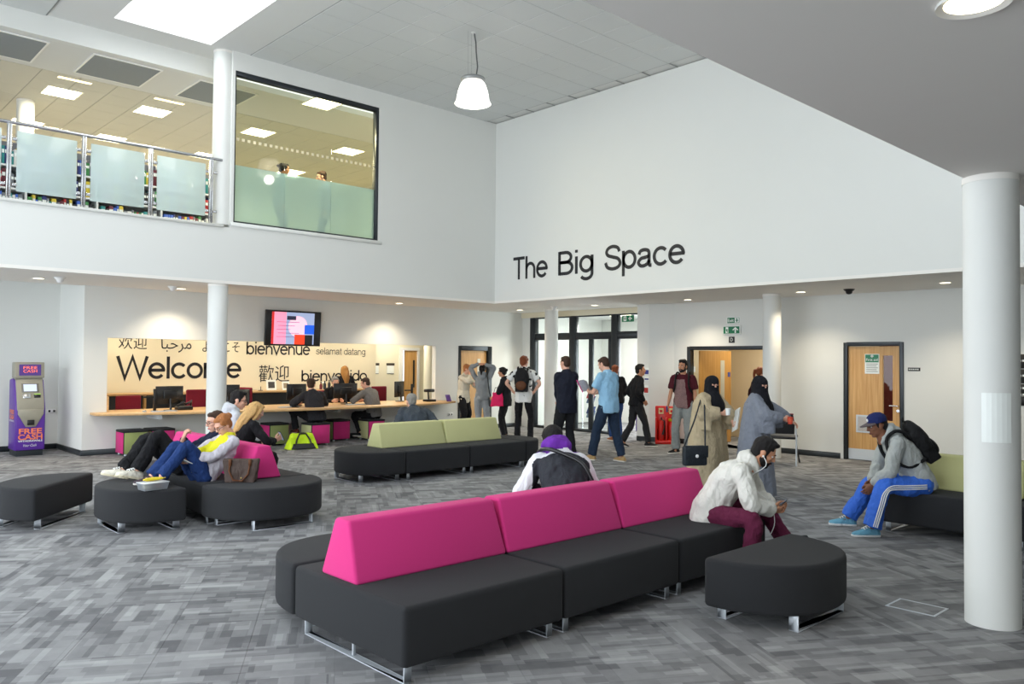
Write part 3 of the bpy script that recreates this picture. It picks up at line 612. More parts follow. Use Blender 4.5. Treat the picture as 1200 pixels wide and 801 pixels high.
def moon(label, x, y, rz, group=None, w=1.2, d=.66, z=0):
    t = thing('half_round_ottoman', label, 'ottoman', (x, y, z), rz, group)
    soft(MB().prism(outline_moon(w, d), .10, SZ), 'cushion', M_CHAR, t)
    sled(t, -w / 2 + .14, w / 2 - .14, -.05); sled(t, -.32, .32, -d + .13)
    return t
def seat(label, x, y, rz, w=1.165, d=1.17, back=None, bm=None, off=.15, bl=None, group=None):
    # local: front edge faces -y; back = centre offset of the wedge backrest
    t = thing('sofa_module', label, 'sofa', (x, y, 0), rz, group)
    soft(MB().box((-w / 2, -d / 2, .10), (w / 2, d / 2, SZ)), 'cushion', M_CHAR, t)
    sled_y(t, -d / 2 + .06, d / 2 - .06, -w / 2 + .07, True); sled_y(t, -d / 2 + .06, d / 2 - .06, w / 2 - .07, True)
    if bm is not None:
        l = bl or (-w / 2 + .0, w / 2); a = .20; c = .078; z1 = .765; e = .02
        b = MB(); pts = [(l[0], off - a), (l[1], off - a), (l[1], off + a), (l[0], off + a)]; top = [(l[0] + e, off - c), (l[1] - e, off - c), (l[1] - e, off + c), (l[0] + e, off + c)]
        soft(b.prism(pts, SZ - .004, z1, 0, top), 'backrest', bm, t, .022, 3)
    return t
# row with the pink backrests in the foreground
X0 = 2.46; FY = 3.42
seat('charcoal seat module with bright pink backrest at the free end beside the half-round module', X0 + .605, FY + .585, 0, w=1.208, bm=M_PINK, off=.135, bl=(-.565, .604))
seat('charcoal seat module with pink backrest between the end modules of the long row', X0 + .605 + 1.215, FY + .585, 0, w=1.208, bm=M_PINK, off=.135)
seat('charcoal seat module with pink backrest under the man in the white jacket', X0 + .605 + 2.43, FY + .585, 0, w=1.208, bm=M_PINK, off=.135)
moon('half-round charcoal module joined behind the free end of the long pink row', X0 + .60, FY + 1.185, math.pi, w=1.2, d=.68)
moon('half-round charcoal ottoman standing alone before the man in the white jacket', 5.15, 3.02, 0, w=1.15, d=.63)
# back-to-back seats with pink backrests
moon('half-round charcoal module closing the pink seats where the brown handbag stands', 3.93, 8.13, 0, w=1.24, d=.68)
seat('charcoal seat module with pink backrest under the woman in the yellow top', 3.93, 8.14 + .585, -R90, bm=M_PINK, off=.07)
seat('charcoal seat module with pink backrest under the reclining man in black trousers', 3.93, 8.14 + .585 + 1.175, -R90, bm=M_PINK, off=.07)
moon('half-round charcoal ottoman under the clear lunch box and propped feet', 3.13, 8.62, -R90, w=1.2, d=.65)
moon('half-round charcoal ottoman standing free with nothing on it near the cash machine', 2.38, 9.32, math.radians(-131), w=1.18, d=.62)
# island with the lime backrests
moon('half-round charcoal module at the end of the lime sofa nearer the neon bag', 6.68, 9.87, -R90, w=1.17, d=.70)
seat('charcoal seat module with lime backrest next to the half-round end nearer the neon bag', 6.69 + .585, 9.28 + .585, 0, bm=M_LIME, off=.135, bl=(-.66, .55))
seat('charcoal seat module with lime backrest next to the half-round end nearer the entrance', 6.69 + .585 + 1.175, 9.28 + .585, 0, bm=M_LIME, off=.135, bl=(-.62, .53))
moon('half-round charcoal module at the end of the lime sofa nearer the entrance', 9.04, 9.87, R90, w=1.17, d=.58)
# sofa against the right
seat('dark seat module with olive backrest under the man in bright blue trousers', 8.38 + .585, 3.45 - .585, -R90, bm=M_LIME, off=.10)
seat('dark seat module with olive backrest half hidden by the large white column', 8.38 + .585, 3.45 - .585 - 1.175, -R90, bm=M_LIME, off=.10)
# cube stools
def cube(label, x, y, front, side, rz=0):
    t = thing('cube_stool', label, 'stool', (x, y, 0), rz); s = .205; z0 = .035; z1 = .44
    soft(MB().box((-s, -s, z0), (s, s, z1 - .03)), 'core', M_CHAR, t, .008, 1)
    p = .008
    soft(MB().box((-s + .01, -s - p, z0 + .004), (s - .01, -s, z1 - .04)), 'side_panel', front, t, .004, 1); soft(MB().box((-s - p, -s + .01, z0 + .004), (-s, s - .01, z1 - .04)), 'side_panel', side, t, .004, 1)
    soft(MB().box((s, -s + .01, z0 + .004), (s + p, s - .01, z1 - .04)), 'side_panel', side, t, .004, 1); soft(MB().box((-s + .01, s, z0 + .004), (s - .01, s + p, z1 - .04)), 'side_panel', front, t, .004, 1)
    soft(MB().box((-s - p, -s - p, z1 - .04), (s + p, s + p, z1)), 'top_pad', M_CHAR, t, .018, 3)
    for sx in (-.16, .16):
        for sy in (-.16, .16): MB().cyl((sx, sy), .022, 0, z0 + .003, 12).build('foot', M_SILVER, t)
    return t
cube('olive fronted cube stool with pink side under the counter end by the cash machine', 4.84, 14.93, M_OLIVE, M_PINK)
cube('pink fronted cube stool beside the olive fronted one under the counter end', 5.32, 14.98, M_PINK, M_OLIVE)
cube('cube stool with olive front and plum side behind the neon sports bag', 7.50, 14.86, M_OLIVE, M_PINK)
cube('cube stool with magenta front and olive side under the man in the dark jacket', 8.16, 14.42, M_PINK, M_LIME)
cube('magenta fronted cube stool standing empty between the two seated men', 8.95, 14.95, M_PINK, M_OLIVE)
cube('cube stool with magenta front under the man in the grey sweater', 9.60, 14.62, M_PINK, M_LIME)
# black and maroon chair by the cream column
def office_chair(label, x, y, rz, tablet=True):
    t = thing('conference_chair', label, 'chair', (x, y, 0), rz)
    soft(MB().box((-.23, -.22, .43), (.23, .23, .48)), 'seat', M_BLACK, t, .02, 2)
    pts = [[(-.215, .235 - .0, .52), (.215, .235, .52), (.215, .265, .52), (-.215, .265, .52)], [(-.225, .275, .70), (.225, .275, .70), (.225, .305, .70), (-.225, .305, .70)], [(-.20, .31, .855), (.20, .31, .855), (.20, .335, .855), (-.20, .335, .855)]]
    soft(MB().loft(pts), 'backrest', mat('black_mesh_back', (26, 26, 28), .8, bump=.3), t, .012, 2)
    soft(MB().box((-.205, .29, .838), (.205, .318, .868)), 'backrest_trim', M_MAROON, t, .008, 2)
    for s in (-1, 1):
        MB().tube([(s * .25, .30, 0), (s * .245, .24, .46), (s * .235, .27, .62)], .014, 8).build('leg', M_SILVER, t, smooth=True)
        MB().tube([(s * .25, -.26, 0), (s * .22, -.10, .25), (s * .235, .2, .45)], .013, 8).build('leg', M_BLACK, t, smooth=True)
    if tablet:
        MB().tube([(.25, .22, .45), (.30, .05, .66)], .012, 8).build('tablet_arm', M_BLACK, t, smooth=True)
        soft(MB().prism([(.16, -.32), (.36, -.34), (.40, -.05), (.34, .10), (.20, .06)], .66, .68), 'writing_tablet', M_OAKX, t, .004, 1)
    return t
office_chair('black conference chair with maroon rim and wooden writing tablet beside the cream column', 12.75, 6.85, math.radians(112))

# ================================================================== RECEPTION
cf = [(4.20, 14.80), (4.6, 14.66), (5.5, 14.40), (6.6, 14.2), (7.8, 14.08), (9.0, 14.06), (10.0, 14.14), (10.9, 14.30), (11.6, 14.52), (12.05, 14.78), (12.08, 14.95), (11.98, LWY), (11.74, LWY), (11.74, 15.75), (4.51, 15.75), (4.51, LWY), (4.22, LWY)]
rc = thing('reception_counter', 'long beech topped reception counter curving out of the wall opening', 'counter', (0, 0, 0))
soft(MB().prism(cf, .705, .745), 'worktop', M_OAKX, rc, .006, 2)
for x in (5.2, 7.0, 8.8, 10.6): MB().box((x - .03, 14.6, .62), (x + .03, LWY, .705)).build('bracket', M_SILVER, rc)
rl = thing('opening_lining', 'pale wooden reveal upright at the end of the reception opening', 'trim', (4.49, LWY - .02, .745))
MB().box((0, 0, 0), (.03, .56, .27)).build('upright', M_OAKX, rl)
# back unit with wooden top and dark panels
bu = thing('back_storage_unit', 'low wooden storage unit with dark doors along the reception back wall', 'cabinet', (5.0, 16.95, 0))
MB().box((-.4, 0, .94), (6.35, .53, .985)).build('top', M_OAKX, bu, bevel=.003, seg=1)
for k in range(7): MB().box((-.4 + k * 1.12, .02, 0), (-.36 + k * 1.12, .52, .94)).build('upright', M_OAK, bu)
for k in range(6): MB().box((-.36 + k * 1.12, .10, .05), (.72 + k * 1.12, .12, .94)).build('panel', mat('dark_grey_laminate', (52, 54, 56), .5), bu)
def monitor(label, x, y, rz=0.0, w=.52, h=.32, z=.745, zc=1.03):
    t = thing('computer_monitor', label, 'monitor', (x, y, z), rz)
    soft(MB().box((-w / 2, -.012, zc - z - h / 2), (w / 2, .022, zc - z + h / 2)), 'screen', M_BLACK, t, .006, 1)
    soft(MB().box((-w / 4, -.045, zc - z - h / 4), (w / 4, -.012, zc - z + h / 4)), 'rear_housing', M_BLACK, t, .012, 2)
    MB().tube([(0, -.03, zc - z - .06), (0, -.05, 0.02)], .02, 8).build('stand_neck', M_BLACK, t, smooth=True)
    MB().cyl((0, -.02), .11, 0, .015, 20).build('stand_foot', M_BLACK, t)
    return t
monitor('black computer monitor at the counter end beside the first maroon chair', 5.50, 15.0, .15)
monitor('black computer monitor glimpsed beside the white column on the counter', 6.72, 15.3, -.2, .46)
monitor('black computer monitor in front of the man in the dark jacket', 8.12, 15.15, .1, .46)
monitor('wide black computer monitor before the grey-haired receptionist', 9.25, 15.1, -.05, .56)
monitor('black computer monitor at the counter end beside the small black scanner', 10.83, 15.35, .5, .44, .36)
for lab, x, y in (('black folded arm post standing beside the monitor at the counter end', 5.22, 14.95), ('black bracket post beside the monitor near the scanner', 11.15, 15.3)):
    t = thing('monitor_arm', lab, 'monitor arm', (x, y, .745)); MB().cyl((0, 0), .06, 0, .012, 16).build('foot', M_BLACK, t); MB().box((-.022, -.022, .01), (.022, .022, .40)).build('post', M_BLACK, t, bevel=.004, seg=1); MB().box((-.2, -.015, .24), (.0, .015, .27)).build('arm', M_BLACK, t)
def keyboard(label, x, y, rz=0):
    t = thing('keyboard', label, 'keyboard', (x, y, .745), rz); MB().box((-.22, -.07, 0), (.22, .07, .012)).build('base', mat('silver_grey_plastic', (176, 178, 180), .4), t, bevel=.003, seg=1)
    km = MB().box((-.2, -.006, .012), (.2, .006, .018)).mesh('key_row', mat('light_key_plastic', (210, 212, 214), .4))
    for k in range(5): link('key_row', km, t, Matrix.Translation((0, -.05 + k * .025, 0)))
keyboard('silver keyboard lying beside the monitor at the counter end', 5.30, 14.72, .05); keyboard('silver keyboard on the counter next to the man in the dark jacket', 7.72, 14.70, .1); keyboard('silver keyboard between the receptionist and the man in grey', 9.25, 14.7, 0)
for lab, x, y in (('small grey mouse beside the keyboard near the first maroon chair', 4.98, 14.75), ('small grey mouse on the counter near the white column', 6.30, 14.65)):
    t = thing('computer_mouse', lab, 'mouse', (x, y, .745)); MB().ball((0, 0, .016), (.034, .055, .02)).build('shell', mat('silver_grey_plastic', (176, 178, 180), .4), t, smooth=True); MB().box((-.003, -.05, .030), (.003, -.01, .037)).build('wheel', M_BLACK, t)
t = thing('document_scanner', 'small black tangled scanner and cables behind the monitor at the counter end', 'scanner', (5.78, 15.05, .745)); soft(MB().box((-.14, -.1, 0), (.14, .1, .07)), 'body', M_BLACK, t, .02, 2)
MB().tube([(-.12, .0, .08), (-.05, -.08, .15), (.04, .02, .1), (.12, -.05, .16), (.14, .04, .06)], .022, 8).build('cable', M_BLACK, t, smooth=True)
t = thing('card_terminal', 'black desk scanner with raised head near the counter end', 'scanner', (11.40, 14.95, .745)); soft(MB().box((-.13, -.09, 0), (.13, .09, .05)), 'base', M_BLACK, t, .01, 2); MB().tube([(0, .03, .04), (-.02, .03, .22), (.05, -.04, .25)], .02, 8).build('neck', M_BLACK, t, smooth=True); soft(MB().box((-.16, -.1, .22), (.08, .02, .29)), 'head', M_BLACK, t, .02, 2)
tag(soft(MB().prism([(11.74, 14.72), (11.86, 14.70), (11.88, 14.74), (11.76, 14.76)], .745, .90, 0, [(11.72, 14.77), (11.84, 14.75), (11.85, 14.77), (11.73, 14.79)]), 'leaflet_holder', mat('purple_card', (96, 60, 140), .5), None, .004, 1), 'small purple leaflet stand at the very end of the counter', 'leaflet stand')
def task_chair(label, x, y, rz, h=.99):
    t = thing('office_chair', label, 'chair', (x, y, 0), rz)
    soft(MB().box((-.24, -.23, .44), (.24, .24, .51)), 'seat', M_MAROON, t, .03, 3)
    soft(MB().box((-.23, .20, .55), (.23, .26, h)), 'backrest', M_MAROON, t, .03, 3); soft(MB().box((-.2, .26, .58), (.2, .285, h - .04)), 'back_shell', M_BLACK, t, .01, 1)
    MB().tube([(0, .0, .44), (0, .0, .10)], .03, 10).build('gas_column', M_BLACK, t, smooth=True)
    for k in range(5):
        a = 2 * math.pi * k / 5; e = (.3 * math.cos(a), .3 * math.sin(a), .06)
        MB().tube([(0, 0, .10), e], .02, 8).ball((e[0], e[1], .03), .03).build('leg', M_BLACK, t, smooth=True)
task_chair('maroon office chair behind the counter end beside the first monitor', 5.12, 15.78, .05)
task_chair('maroon office chair partly behind the white column', 6.40, 15.78, -.1, 1.08)
task_chair('maroon office chair turned sideways behind the counter before the storage unit', 7.72, 16.35, math.radians(110), 1.1)
task_chair('maroon office chair behind the counter by the far monitor', 10.88, 16.0, .1, 1.07)
task_chair('maroon office chair the grey-haired receptionist sits on', 9.28, 16.05, .05, 1.0)
# items on the storage unit
def frame(label, x, w, h, col):
    t = thing('picture_card', label, 'card', (x, 17.25, .985)); M = Matrix.Rotation(-.15, 4, 'X')
    a = MB(); a.M = M; a.box((-w / 2, 0, 0), (w / 2, .012, h)).build('card', M_SIGNW, t); a = MB(); a.M = M
    a.box((-w / 3, -.002, h * .2), (w / 3, 0, h * .8)).build('print', mat('print_%s' % (col,), col, .6), t)
frame('white card with dark round emblem on the storage unit', 8.62, .24, .24, (60, 60, 62)); frame('small pale card beside the emblem card on the storage unit', 8.98, .18, .2, (150, 140, 120)); frame('tiny pale card leaning by the blonde receptionist', 9.95, .12, .18, (180, 176, 150))
tag(soft(MB().box((7.25, 17.02, .985), (7.62, 17.16, 1.03)), 'desk_tray', M_RED, None, .015, 2), 'low red tray lying on the storage unit top', 'tray')
tag(MB().cyl((8.28, 17.1), .05, .985, 1.0, 14).tube([(8.28, 17.1, 1.0), (8.28, 17.1, 1.08)], .008).build('desk_stamp', M_BLACK), 'small black stamp stand on the storage unit top', 'stamp')
for k, (x, c) in enumerate(((9.80, (110, 30, 40)), (9.90, (40, 40, 44)), (10.02, (40, 40, 44)))):
    t = thing('bottle', ('maroon', 'short dark', 'slim dark')[k] + ' bottle on the storage unit behind the receptionists', 'bottle', (x, 17.1, .985)); mm = mat('bottle_%d' % k, c, .3)
    MB().lathe((0, 0, 0), [(.001, 0), (.035, 0), (.035, .10 + .02 * k), (.014, .14 + .02 * k), (.014, .16 + .02 * k)], 14).build('body', mm, t, smooth=True); MB().cyl((0, 0), .016, .16 + .02 * k, .185 + .02 * k, 12).build('cap', M_BLACK, t)
# notices on the far office wall
for k, (x, lab) in enumerate(((12.70, 'paper notice with dark header on the far cream wall'), (13.22, 'paper notice with dark header next to the inner door frame'))):
    t = thing('wall_notice', lab, 'notice', (x, 19.19, 1.3)); MB().box((-.12, -.004, 0), (.12, 0, .30)).build('sheet', M_SIGNW, t); MB().box((-.14, -.006, .24), (.14, -.004, .31)).build('header', mat('dark_brown_print', (60, 52, 44), .6), t); MB().box((-.12, -.006, .0), (.12, -.004, .02)).build('footer', mat('grey_print', (120, 124, 122), .6), t)
tag(MB().cyl((13.85, 18.2), .15, 0, 2.7, 24).build('office_column', M_CREAM, smooth=True), 'round cream column inside the reception office by the inner door', 'column')
# wall television
tv = thing('wall_television', 'wall television showing a pink and blue notice above the reception opening', 'television', (8.0, LWY - .12, 2.33)); tv.rotation_euler = (.06, 0, .0)
soft(MB().box((-.62, 0, -.36), (.62, .05, .36)), 'casing', M_BLACK, tv, .01, 2)
MB().box((-.12, .05, -.1), (.12, .12, .1)).build('wall_bracket', M_BLACK, tv)
def scr(col, s=.8): return emit_mat('screen_%d_%d_%d' % col, col, s)
y = -.001
def patch(name, x0, z0, x1, z1, c, d): MB().box((x0, y - d, z0), (x1, y - d + .0006, z1)).build(name, scr(c), tv)
patch('screen_picture', -.49, -.325, .46, .325, (150, 164, 196), .001); patch('screen_band', -.49, -.325, -.44, .325, (196, 40, 40), .002); patch('screen_band', -.44, -.325, -.175, .325, (244, 150, 180), .002)
MB().lathe((0, 0, 0), [(.001, 0), (.215, 0)], 30).build('screen_disc', scr((240, 196, 214)), tv).matrix_local = Matrix.Translation((.09, y - .003, .04)) @ Matrix.Rotation(R90, 4, 'X')
patch('screen_block', .24, -.11, .46, .08, (30, 90, 214), .004); patch('screen_block', .02, -.325, .25, -.125, (236, 64, 34), .005); patch('screen_block', .25, -.325, .43, -.13, (28, 28, 30), .005); patch('screen_block', -.16, .17, .04, .25, (40, 40, 60), .005)
for k in range(5): patch('screen_text_line', -.38 + .03 * (k % 2), .12 - k * .075, .12 - .1 * (k % 3), .13 - k * .075, (110, 84, 130), .006)
# socket plates
def socket(label, x, yy, z, face):
    t = thing('socket_plate', label, 'socket', (x, yy, z)); M = face
    a = MB(); a.M = M; a.box((-.075, -.04, 0), (.075, .04, .01)).build('plate', M_WHITEP, t, bevel=.002, seg=1)
    for s in (-.04, .04): a = MB(); a.M = M; a.box((s - .018, -.02, .01), (s + .018, .02, .012)).build('outlet', M_BLACK, t)
socket('white double socket under the counter end near the double-framed door', 12.22, LWY, .40, FACE_NY); socket('white double socket on the recess wall beside the cash machine', 4.0, 16.75, .70, FACE_NY)

# ================================================================== CASH MACHINE
atm = thing('cash_machine', 'purple and grey free cash machine standing in the wall recess', 'cash machine', (3.22, 15.78, 0))
M_PUR = mat('purple_vinyl', (88, 44, 150), .4, var=.03); M_ATMG = mat('warm_grey_moulding', (150, 146, 132), .45, var=.04); M_OR = mat('orange_vinyl', (238, 128, 88), .5, var=.03)
w = .45
def prof(name, pts, x0, x1, m, bev=.008): # (y,z) polygon extruded along x
    b = MB(); n = len(pts); b.add([(x0, p[0], p[1]) for p in pts] + [(x1, p[0], p[1]) for p in pts], [tuple(range(n)), tuple(range(2 * n - 1, n - 1, -1))] + [(i, n + i, n + (i + 1) % n, (i + 1) % n) for i in range(n)])
    return soft(b, name, m, atm, bev, 2)
prof('plinth', [(.03, 0), (.5, 0), (.5, .11), (.03, .11)], .02, w - .02, M_BASE, .003)
prof('cabinet', [(.0, .10), (.5, .10), (.5, 1.30), (.30, 1.33), (.17, 1.30), (.035, .92), (0, .80)], .0, w, M_PUR)
prof('front_panel', [(-.012, .11), (0, .11), (0, .80), (-.012, .80)], .015, w - .015, M_PUR, .003)
prof('console', [(-.02, .78), (.10, .74), (.34, 1.33), (.145, 1.34), (-.004, .97)], .02, w - .02, M_ATMG, .012)
prof('head', [(.10, 1.335), (.34, 1.335), (.34, 1.61), (.12, 1.61)], .0, w, M_ATMG, .012)
MB().box((.06, .088, 1.38), (w - .06, .10, 1.57)).build('head_display', scr((74, 50, 120), .35), atm)
text('display_text', 'FREE', scr((250, 120, 90), .8), (.12, .086, 1.49), FACE_NY, height=.05, width=.21, parent=atm); text('display_text', 'CASH', scr((250, 120, 90), .8), (.12, .086, 1.43), FACE_NY, height=.05, width=.21, parent=atm)
sl_ = math.atan2(.149, .37); MC = Matrix.Translation((w / 2, -.004, .97)) @ Matrix.Rotation(-sl_, 4, 'X')
def onc(name, x0, z0, x1, z1, m, d=.006, bev=0):
    a = MB(); a.M = MC; a.box((x0, -d, z0), (x1, .01, z1)); return a.build(name, m, atm, bevel=bev, seg=1)
onc('screen_bezel', -.13, .13, .13, .29, mat('mid_grey_plastic', (112, 110, 104), .4), .008, .003); onc('screen', -.10, .145, .10, .275, scr((190, 200, 224), .5), .010); onc('keypad', -.12, .02, .0, .10, M_STEEL, .012, .003); onc('card_slot', .05, .03, .15, .10, M_BLACK, .014, .003); onc('slot_light', .05, .085, .15, .095, scr((150, 200, 80), .7), .016)
a = MB().add([(.03, -.030, .80), (w - .03, -.030, .80), (w - .03, -.030, .72), (.30, -.030, .50), (.15, -.030, .50), (.03, -.030, .72), (.03, -.012, .80), (w - .03, -.012, .80), (w - .03, -.012, .72), (.30, -.012, .50), (.15, -.012, .50), (.03, -.012, .72)], [(0, 5, 4, 3, 2, 1), (6, 7, 8, 9, 10, 11), (5, 11, 10, 4), (4, 10, 9, 3), (3, 9, 8, 2), (0, 6, 11, 5), (1, 2, 8, 7), (0, 1, 7, 6)]); a.build('fascia_shield', M_ATMG, atm, bevel=.003, seg=1)
MB().box((.17, -.04, .53), (.28, -.03, .62)).build('dispenser', M_BLACK, atm, bevel=.006, seg=1)
text('lettering', 'FREE', M_OR, (.05, -.014, .385), FACE_NY, height=.088, width=.35, parent=atm, bold=.03); text('lettering', 'CASH', M_OR, (.04, -.014, .285), FACE_NY, height=.088, width=.37, parent=atm, bold=.03)
text('lettering', 'WITHDRAWALS', M_SIGNW, (.04, -.014, .245), FACE_NY, height=.030, width=.37, parent=atm, bold=.02); text('lettering', 'Your Cash', M_SIGNW, (.12, -.014, .165), FACE_NY, height=.04, width=.2, parent=atm, shear=.4)
for k, (wd, z) in enumerate((('FREE', .62), ('CASH', .53))):
    SIDE = Matrix(((0, 0, -1), (-1, 0, 0), (0, 1, 0))).to_4x4()
    text('side_lettering', wd, M_OR, (-.002, .40, z + .1), SIDE, height=.07, width=.3, parent=atm, bold=.03)
text('side_lettering', 'WITHDRAWALS', M_SIGNW, (-.002, .42, .585), FACE_NX, height=.03, width=.33, parent=atm, bold=.02)

# ================================================================== CEILING FITTINGS
pd = thing('pendant_lamp', 'glass dome pendant lamp hanging from the high tiled ceiling', 'pendant lamp', (8.16, 9.66, 5.76))
M_DOME = bpy.data.materials.new('prismatic_glass'); M_DOME.use_nodes = True; nt = M_DOME.node_tree; bb = nt.nodes['Principled BSDF']; bb.inputs['Base Color'].default_value = (.95, .95, .93, 1); bb.inputs['Transmission Weight'].default_value = .55; bb.inputs['Roughness'].default_value = .25; bb.inputs['IOR'].default_value = 1.1; bb.inputs['Emission Color'].default_value = (1, .97, .9, 1); bb.inputs['Emission Strength'].default_value = .9
wv = nt.nodes.new('ShaderNodeTexWave'); wv.inputs['Scale'].default_value = 30; bpn = nt.nodes.new('ShaderNodeBump'); bpn.inputs['Strength'].default_value = .3; nt.links.new(wv.outputs[1], bpn.inputs['Height']); nt.links.new(bpn.outputs[0], bb.inputs['Normal'])
MB().lathe((0, 0, 0), [(.285, 0), (.28, .015), (.262, .03), (.255, .10), (.235, .20), (.20, .30), (.16, .36), (.155, .36), (.195, .295), (.23, .195), (.25, .1), (.256, .03), (.272, .01), (.28, 0)], 40).build('glass_dome', M_DOME, pd, smooth=True)
MB().lathe((0, 0, .36), [(.001, .075), (.12, .072), (.185, .05), (.195, .03), (.185, .0), (.16, -.015), (.001, -.012)], 36).build('cap', mat('cap_grey_metal', (150, 152, 152), .3, metal=.5), pd, smooth=True)
MB().tube([(.06, 0, .42), (.065, -.03, .60), (.06, 0, .85), (.07, .02, 1.0), (.03, .0, 1.08), (.02, 0, 1.14)], .011, 8).build('cord', mat('grey_cable', (84, 84, 84), .6), pd, smooth=True)
for dx in (-.10, -.03): MB().tube([(dx, 0, .42), (dx, .01, 1.14)], .002, 5).build('suspension_wire', M_STEEL, pd)
MB().cyl((0, 0), .04, 1.125, 1.14, 14).build('ceiling_hook', M_WHITEP, pd)
MB().ball((0, 0, .22), (.06, .06, .10)).build('bulb', emit_mat('bulb_glow', (255, 246, 226), 14), pd, smooth=True)
d = bpy.data.lights.new('pendant_bulb', 'POINT'); d.energy = 25; d.shadow_soft_size = .1; d.color = (1, .95, .86); o = bpy.data.objects.new('pendant_bulb', d); COL.objects.link(o); o.location = (8.16, 9.66, 5.66)
M_DLG = emit_mat('downlight_glow', (255, 240, 205), 7)
DL = [(3.23, 14.47, 'above the cash machine'), (5.53, 14.62, 'above the counter near the white column'), (10.28, 14.62, 'above the counter near the far monitor'), (13.58, 14.22, 'before the double-framed oak door'), (13.5, 11.74, 'before the glazed entrance'), (13.5, 9.29, 'before the corridor opening'), (13.3, 6.8, 'beside the cream column and chair'), (13.2, 4.42, 'above the olive sofa side')]
for k, (x, yy, wh) in enumerate(DL):
    t = thing('downlight', 'small round recessed downlight ' + wh, 'downlight', (x, yy, SOF)); MB().lathe((0, 0, 0), [(.075, -.001), (.10, -.001), (.10, -.008), (.075, -.004)], 28).build('trim_ring', M_WHITEP, t, smooth=True); MB().cyl((0, 0), .074, -.003, -.001, 24).build('lamp_disc', M_DLG, t)
    d = bpy.data.lights.new('downlight_lamp', 'SPOT'); d.energy = 100 if k not in (1, 2) else 120; d.spot_size = math.radians(125); d.spot_blend = .8; d.color = (1, .86, .64); d.shadow_soft_size = .07; o = bpy.data.objects.new('downlight_lamp', d); COL.objects.link(o); o.location = (x, yy, SOF - .02)
t = thing('downlight', 'large round downlight in the low grey ceiling above the foreground', 'downlight', (3.03, .92, SOF)); MB().lathe((0, 0, 0), [(.09, -.001), (.118, -.001), (.118, -.012), (.095, -.004)], 32).build('trim_ring', M_WHITEP, t, smooth=True); MB().cyl((0, 0), .092, -.004, -.001, 28).build('lamp_disc', M_DLG, t)
d = bpy.data.lights.new('downlight_lamp', 'SPOT'); d.energy = 110; d.spot_size = math.radians(120); d.spot_blend = .8; d.color = (1, .93, .82); d.shadow_soft_size = .09; o = bpy.data.objects.new('downlight_lamp', d); COL.objects.link(o); o.location = (3.03, .92, SOF - .02)
for lab, x, yy, c in (('small white dome camera on the soffit near the white column', 5.23, 14.2, M_WHITEP), ('black round ceiling speaker near the oak door with the first aid sign', 13.3, 5.95, M_BLACK), ('small white smoke detector above the cash machine recess', 3.42, 14.0, M_WHITEP), ('small white smoke detector above the cream entrance column', 13.2, 12.7, M_WHITEP)):
    t = thing('ceiling_sensor', lab, 'ceiling sensor', (x, yy, SOF)); MB().lathe((0, 0, 0), [(.08, 0), (.08, -.02), (.055, -.04), (.05, -.065), (.03, -.085), (.001, -.09)], 22).build('dome', c, t, smooth=True); MB().lathe((0, 0, 0), [(.085, 0), (.095, -.004), (.085, -.012)], 22).build('mounting_ring', c, t, smooth=True)

# ================================================================== SIGNS
def man_sign(parent, y0, z0, s):  # running figure
    MB().box((-.004, y0 - .012 * s, z0 + .035 * s), (-.003, y0 + .012 * s, z0 + .075 * s)).box((-.004, y0 - .03 * s, z0 + .05 * s), (-.003, y0 + .03 * s, z0 + .06 * s)).box((-.004, y0 - .035 * s, z0), (-.003, y0 - .015 * s, z0 + .04 * s)).box((-.004, y0 + .01 * s, z0 + .005 * s), (-.003, y0 + .03 * s, z0 + .04 * s)).box((-.004, y0 - .012 * s, z0 + .08 * s), (-.003, y0 + .012 * s, z0 + .1 * s)).build('running_figure', M_SIGNW, parent)
s1 = thing('exit_sign', 'small green Exit sign on the wall above the corridor opening', 'sign', (RWX - .001, 8.70, 2.49)); MB().box((-.002, -.15, -.005), (0, .15, .125)).build('plate', M_SIGNW, s1); MB().box((-.003, -.135, .005), (-.002, .135, .115)).build('green_field', M_GREENSIGN, s1)
MB().box((-.0034, -.125, .012), (-.003, -.03, .11)).build('white_panel', M_SIGNW, s1); text('lettering', 'Exit', M_SIGNW, (-.003, .125, .03), FACE_NX, height=.06, width=.135, parent=s1, depth=.001, bold=.02)
MB().box((-.0045, -.09, .02), (-.0035, -.07, .1)).box((-.0045, -.11, .05), (-.0035, -.05, .065)).build('running_figure', M_GREENSIGN, s1)
s2 = thing('exit_sign', 'green running man and arrow sign box above the corridor opening', 'sign', (RWX - .001, 8.72, 2.275)); MB().box((-.04, -.20, -.005), (0, .20, .165)).build('box', M_SIGNW, s2, bevel=.004, seg=1)
a = MB().box((-.042, -.18, .01), (-.04, .18, .15)).build('green_field', M_GREENSIGN, s2)
b = MB(); b.M = Matrix.Translation((-.0395, 0, .02)); b.box((-.004, .07, 0), (-.003, .13, .12)).build('white_panel', M_SIGNW, s2)
MB().box((-.0445, .092, .05), (-.0435, .112, .10)).box((-.0445, .075, .075), (-.0435, .125, .09)).box((-.0445, .08, .03), (-.0435, .095, .06)).build('running_figure', M_GREENSIGN, s2)
MB().add([(-.044, -.09, .14), (-.044, -.16, .08), (-.044, -.135, .07), (-.044, -.105, .10), (-.044, -.105, .02), (-.044, -.075, .02), (-.044, -.075, .10), (-.044, -.045, .07), (-.044, -.02, .08)], [(0, 1, 2, 3, 6, 7, 8), (3, 4, 5, 6)]).build('arrow', M_SIGNW, s2)
s3 = thing('door_letter_sign', 'small black plate with letter D above the corridor opening', 'sign', (RWX - .001, 8.735, 2.10)); MB().box((-.006, -.065, 0), (0, .065, .125)).build('plate', M_BLACK, s3); text('lettering', 'D', M_SIGNW, (-.006, .025, .03), FACE_NX, height=.07, width=.05, parent=s3, depth=.001)
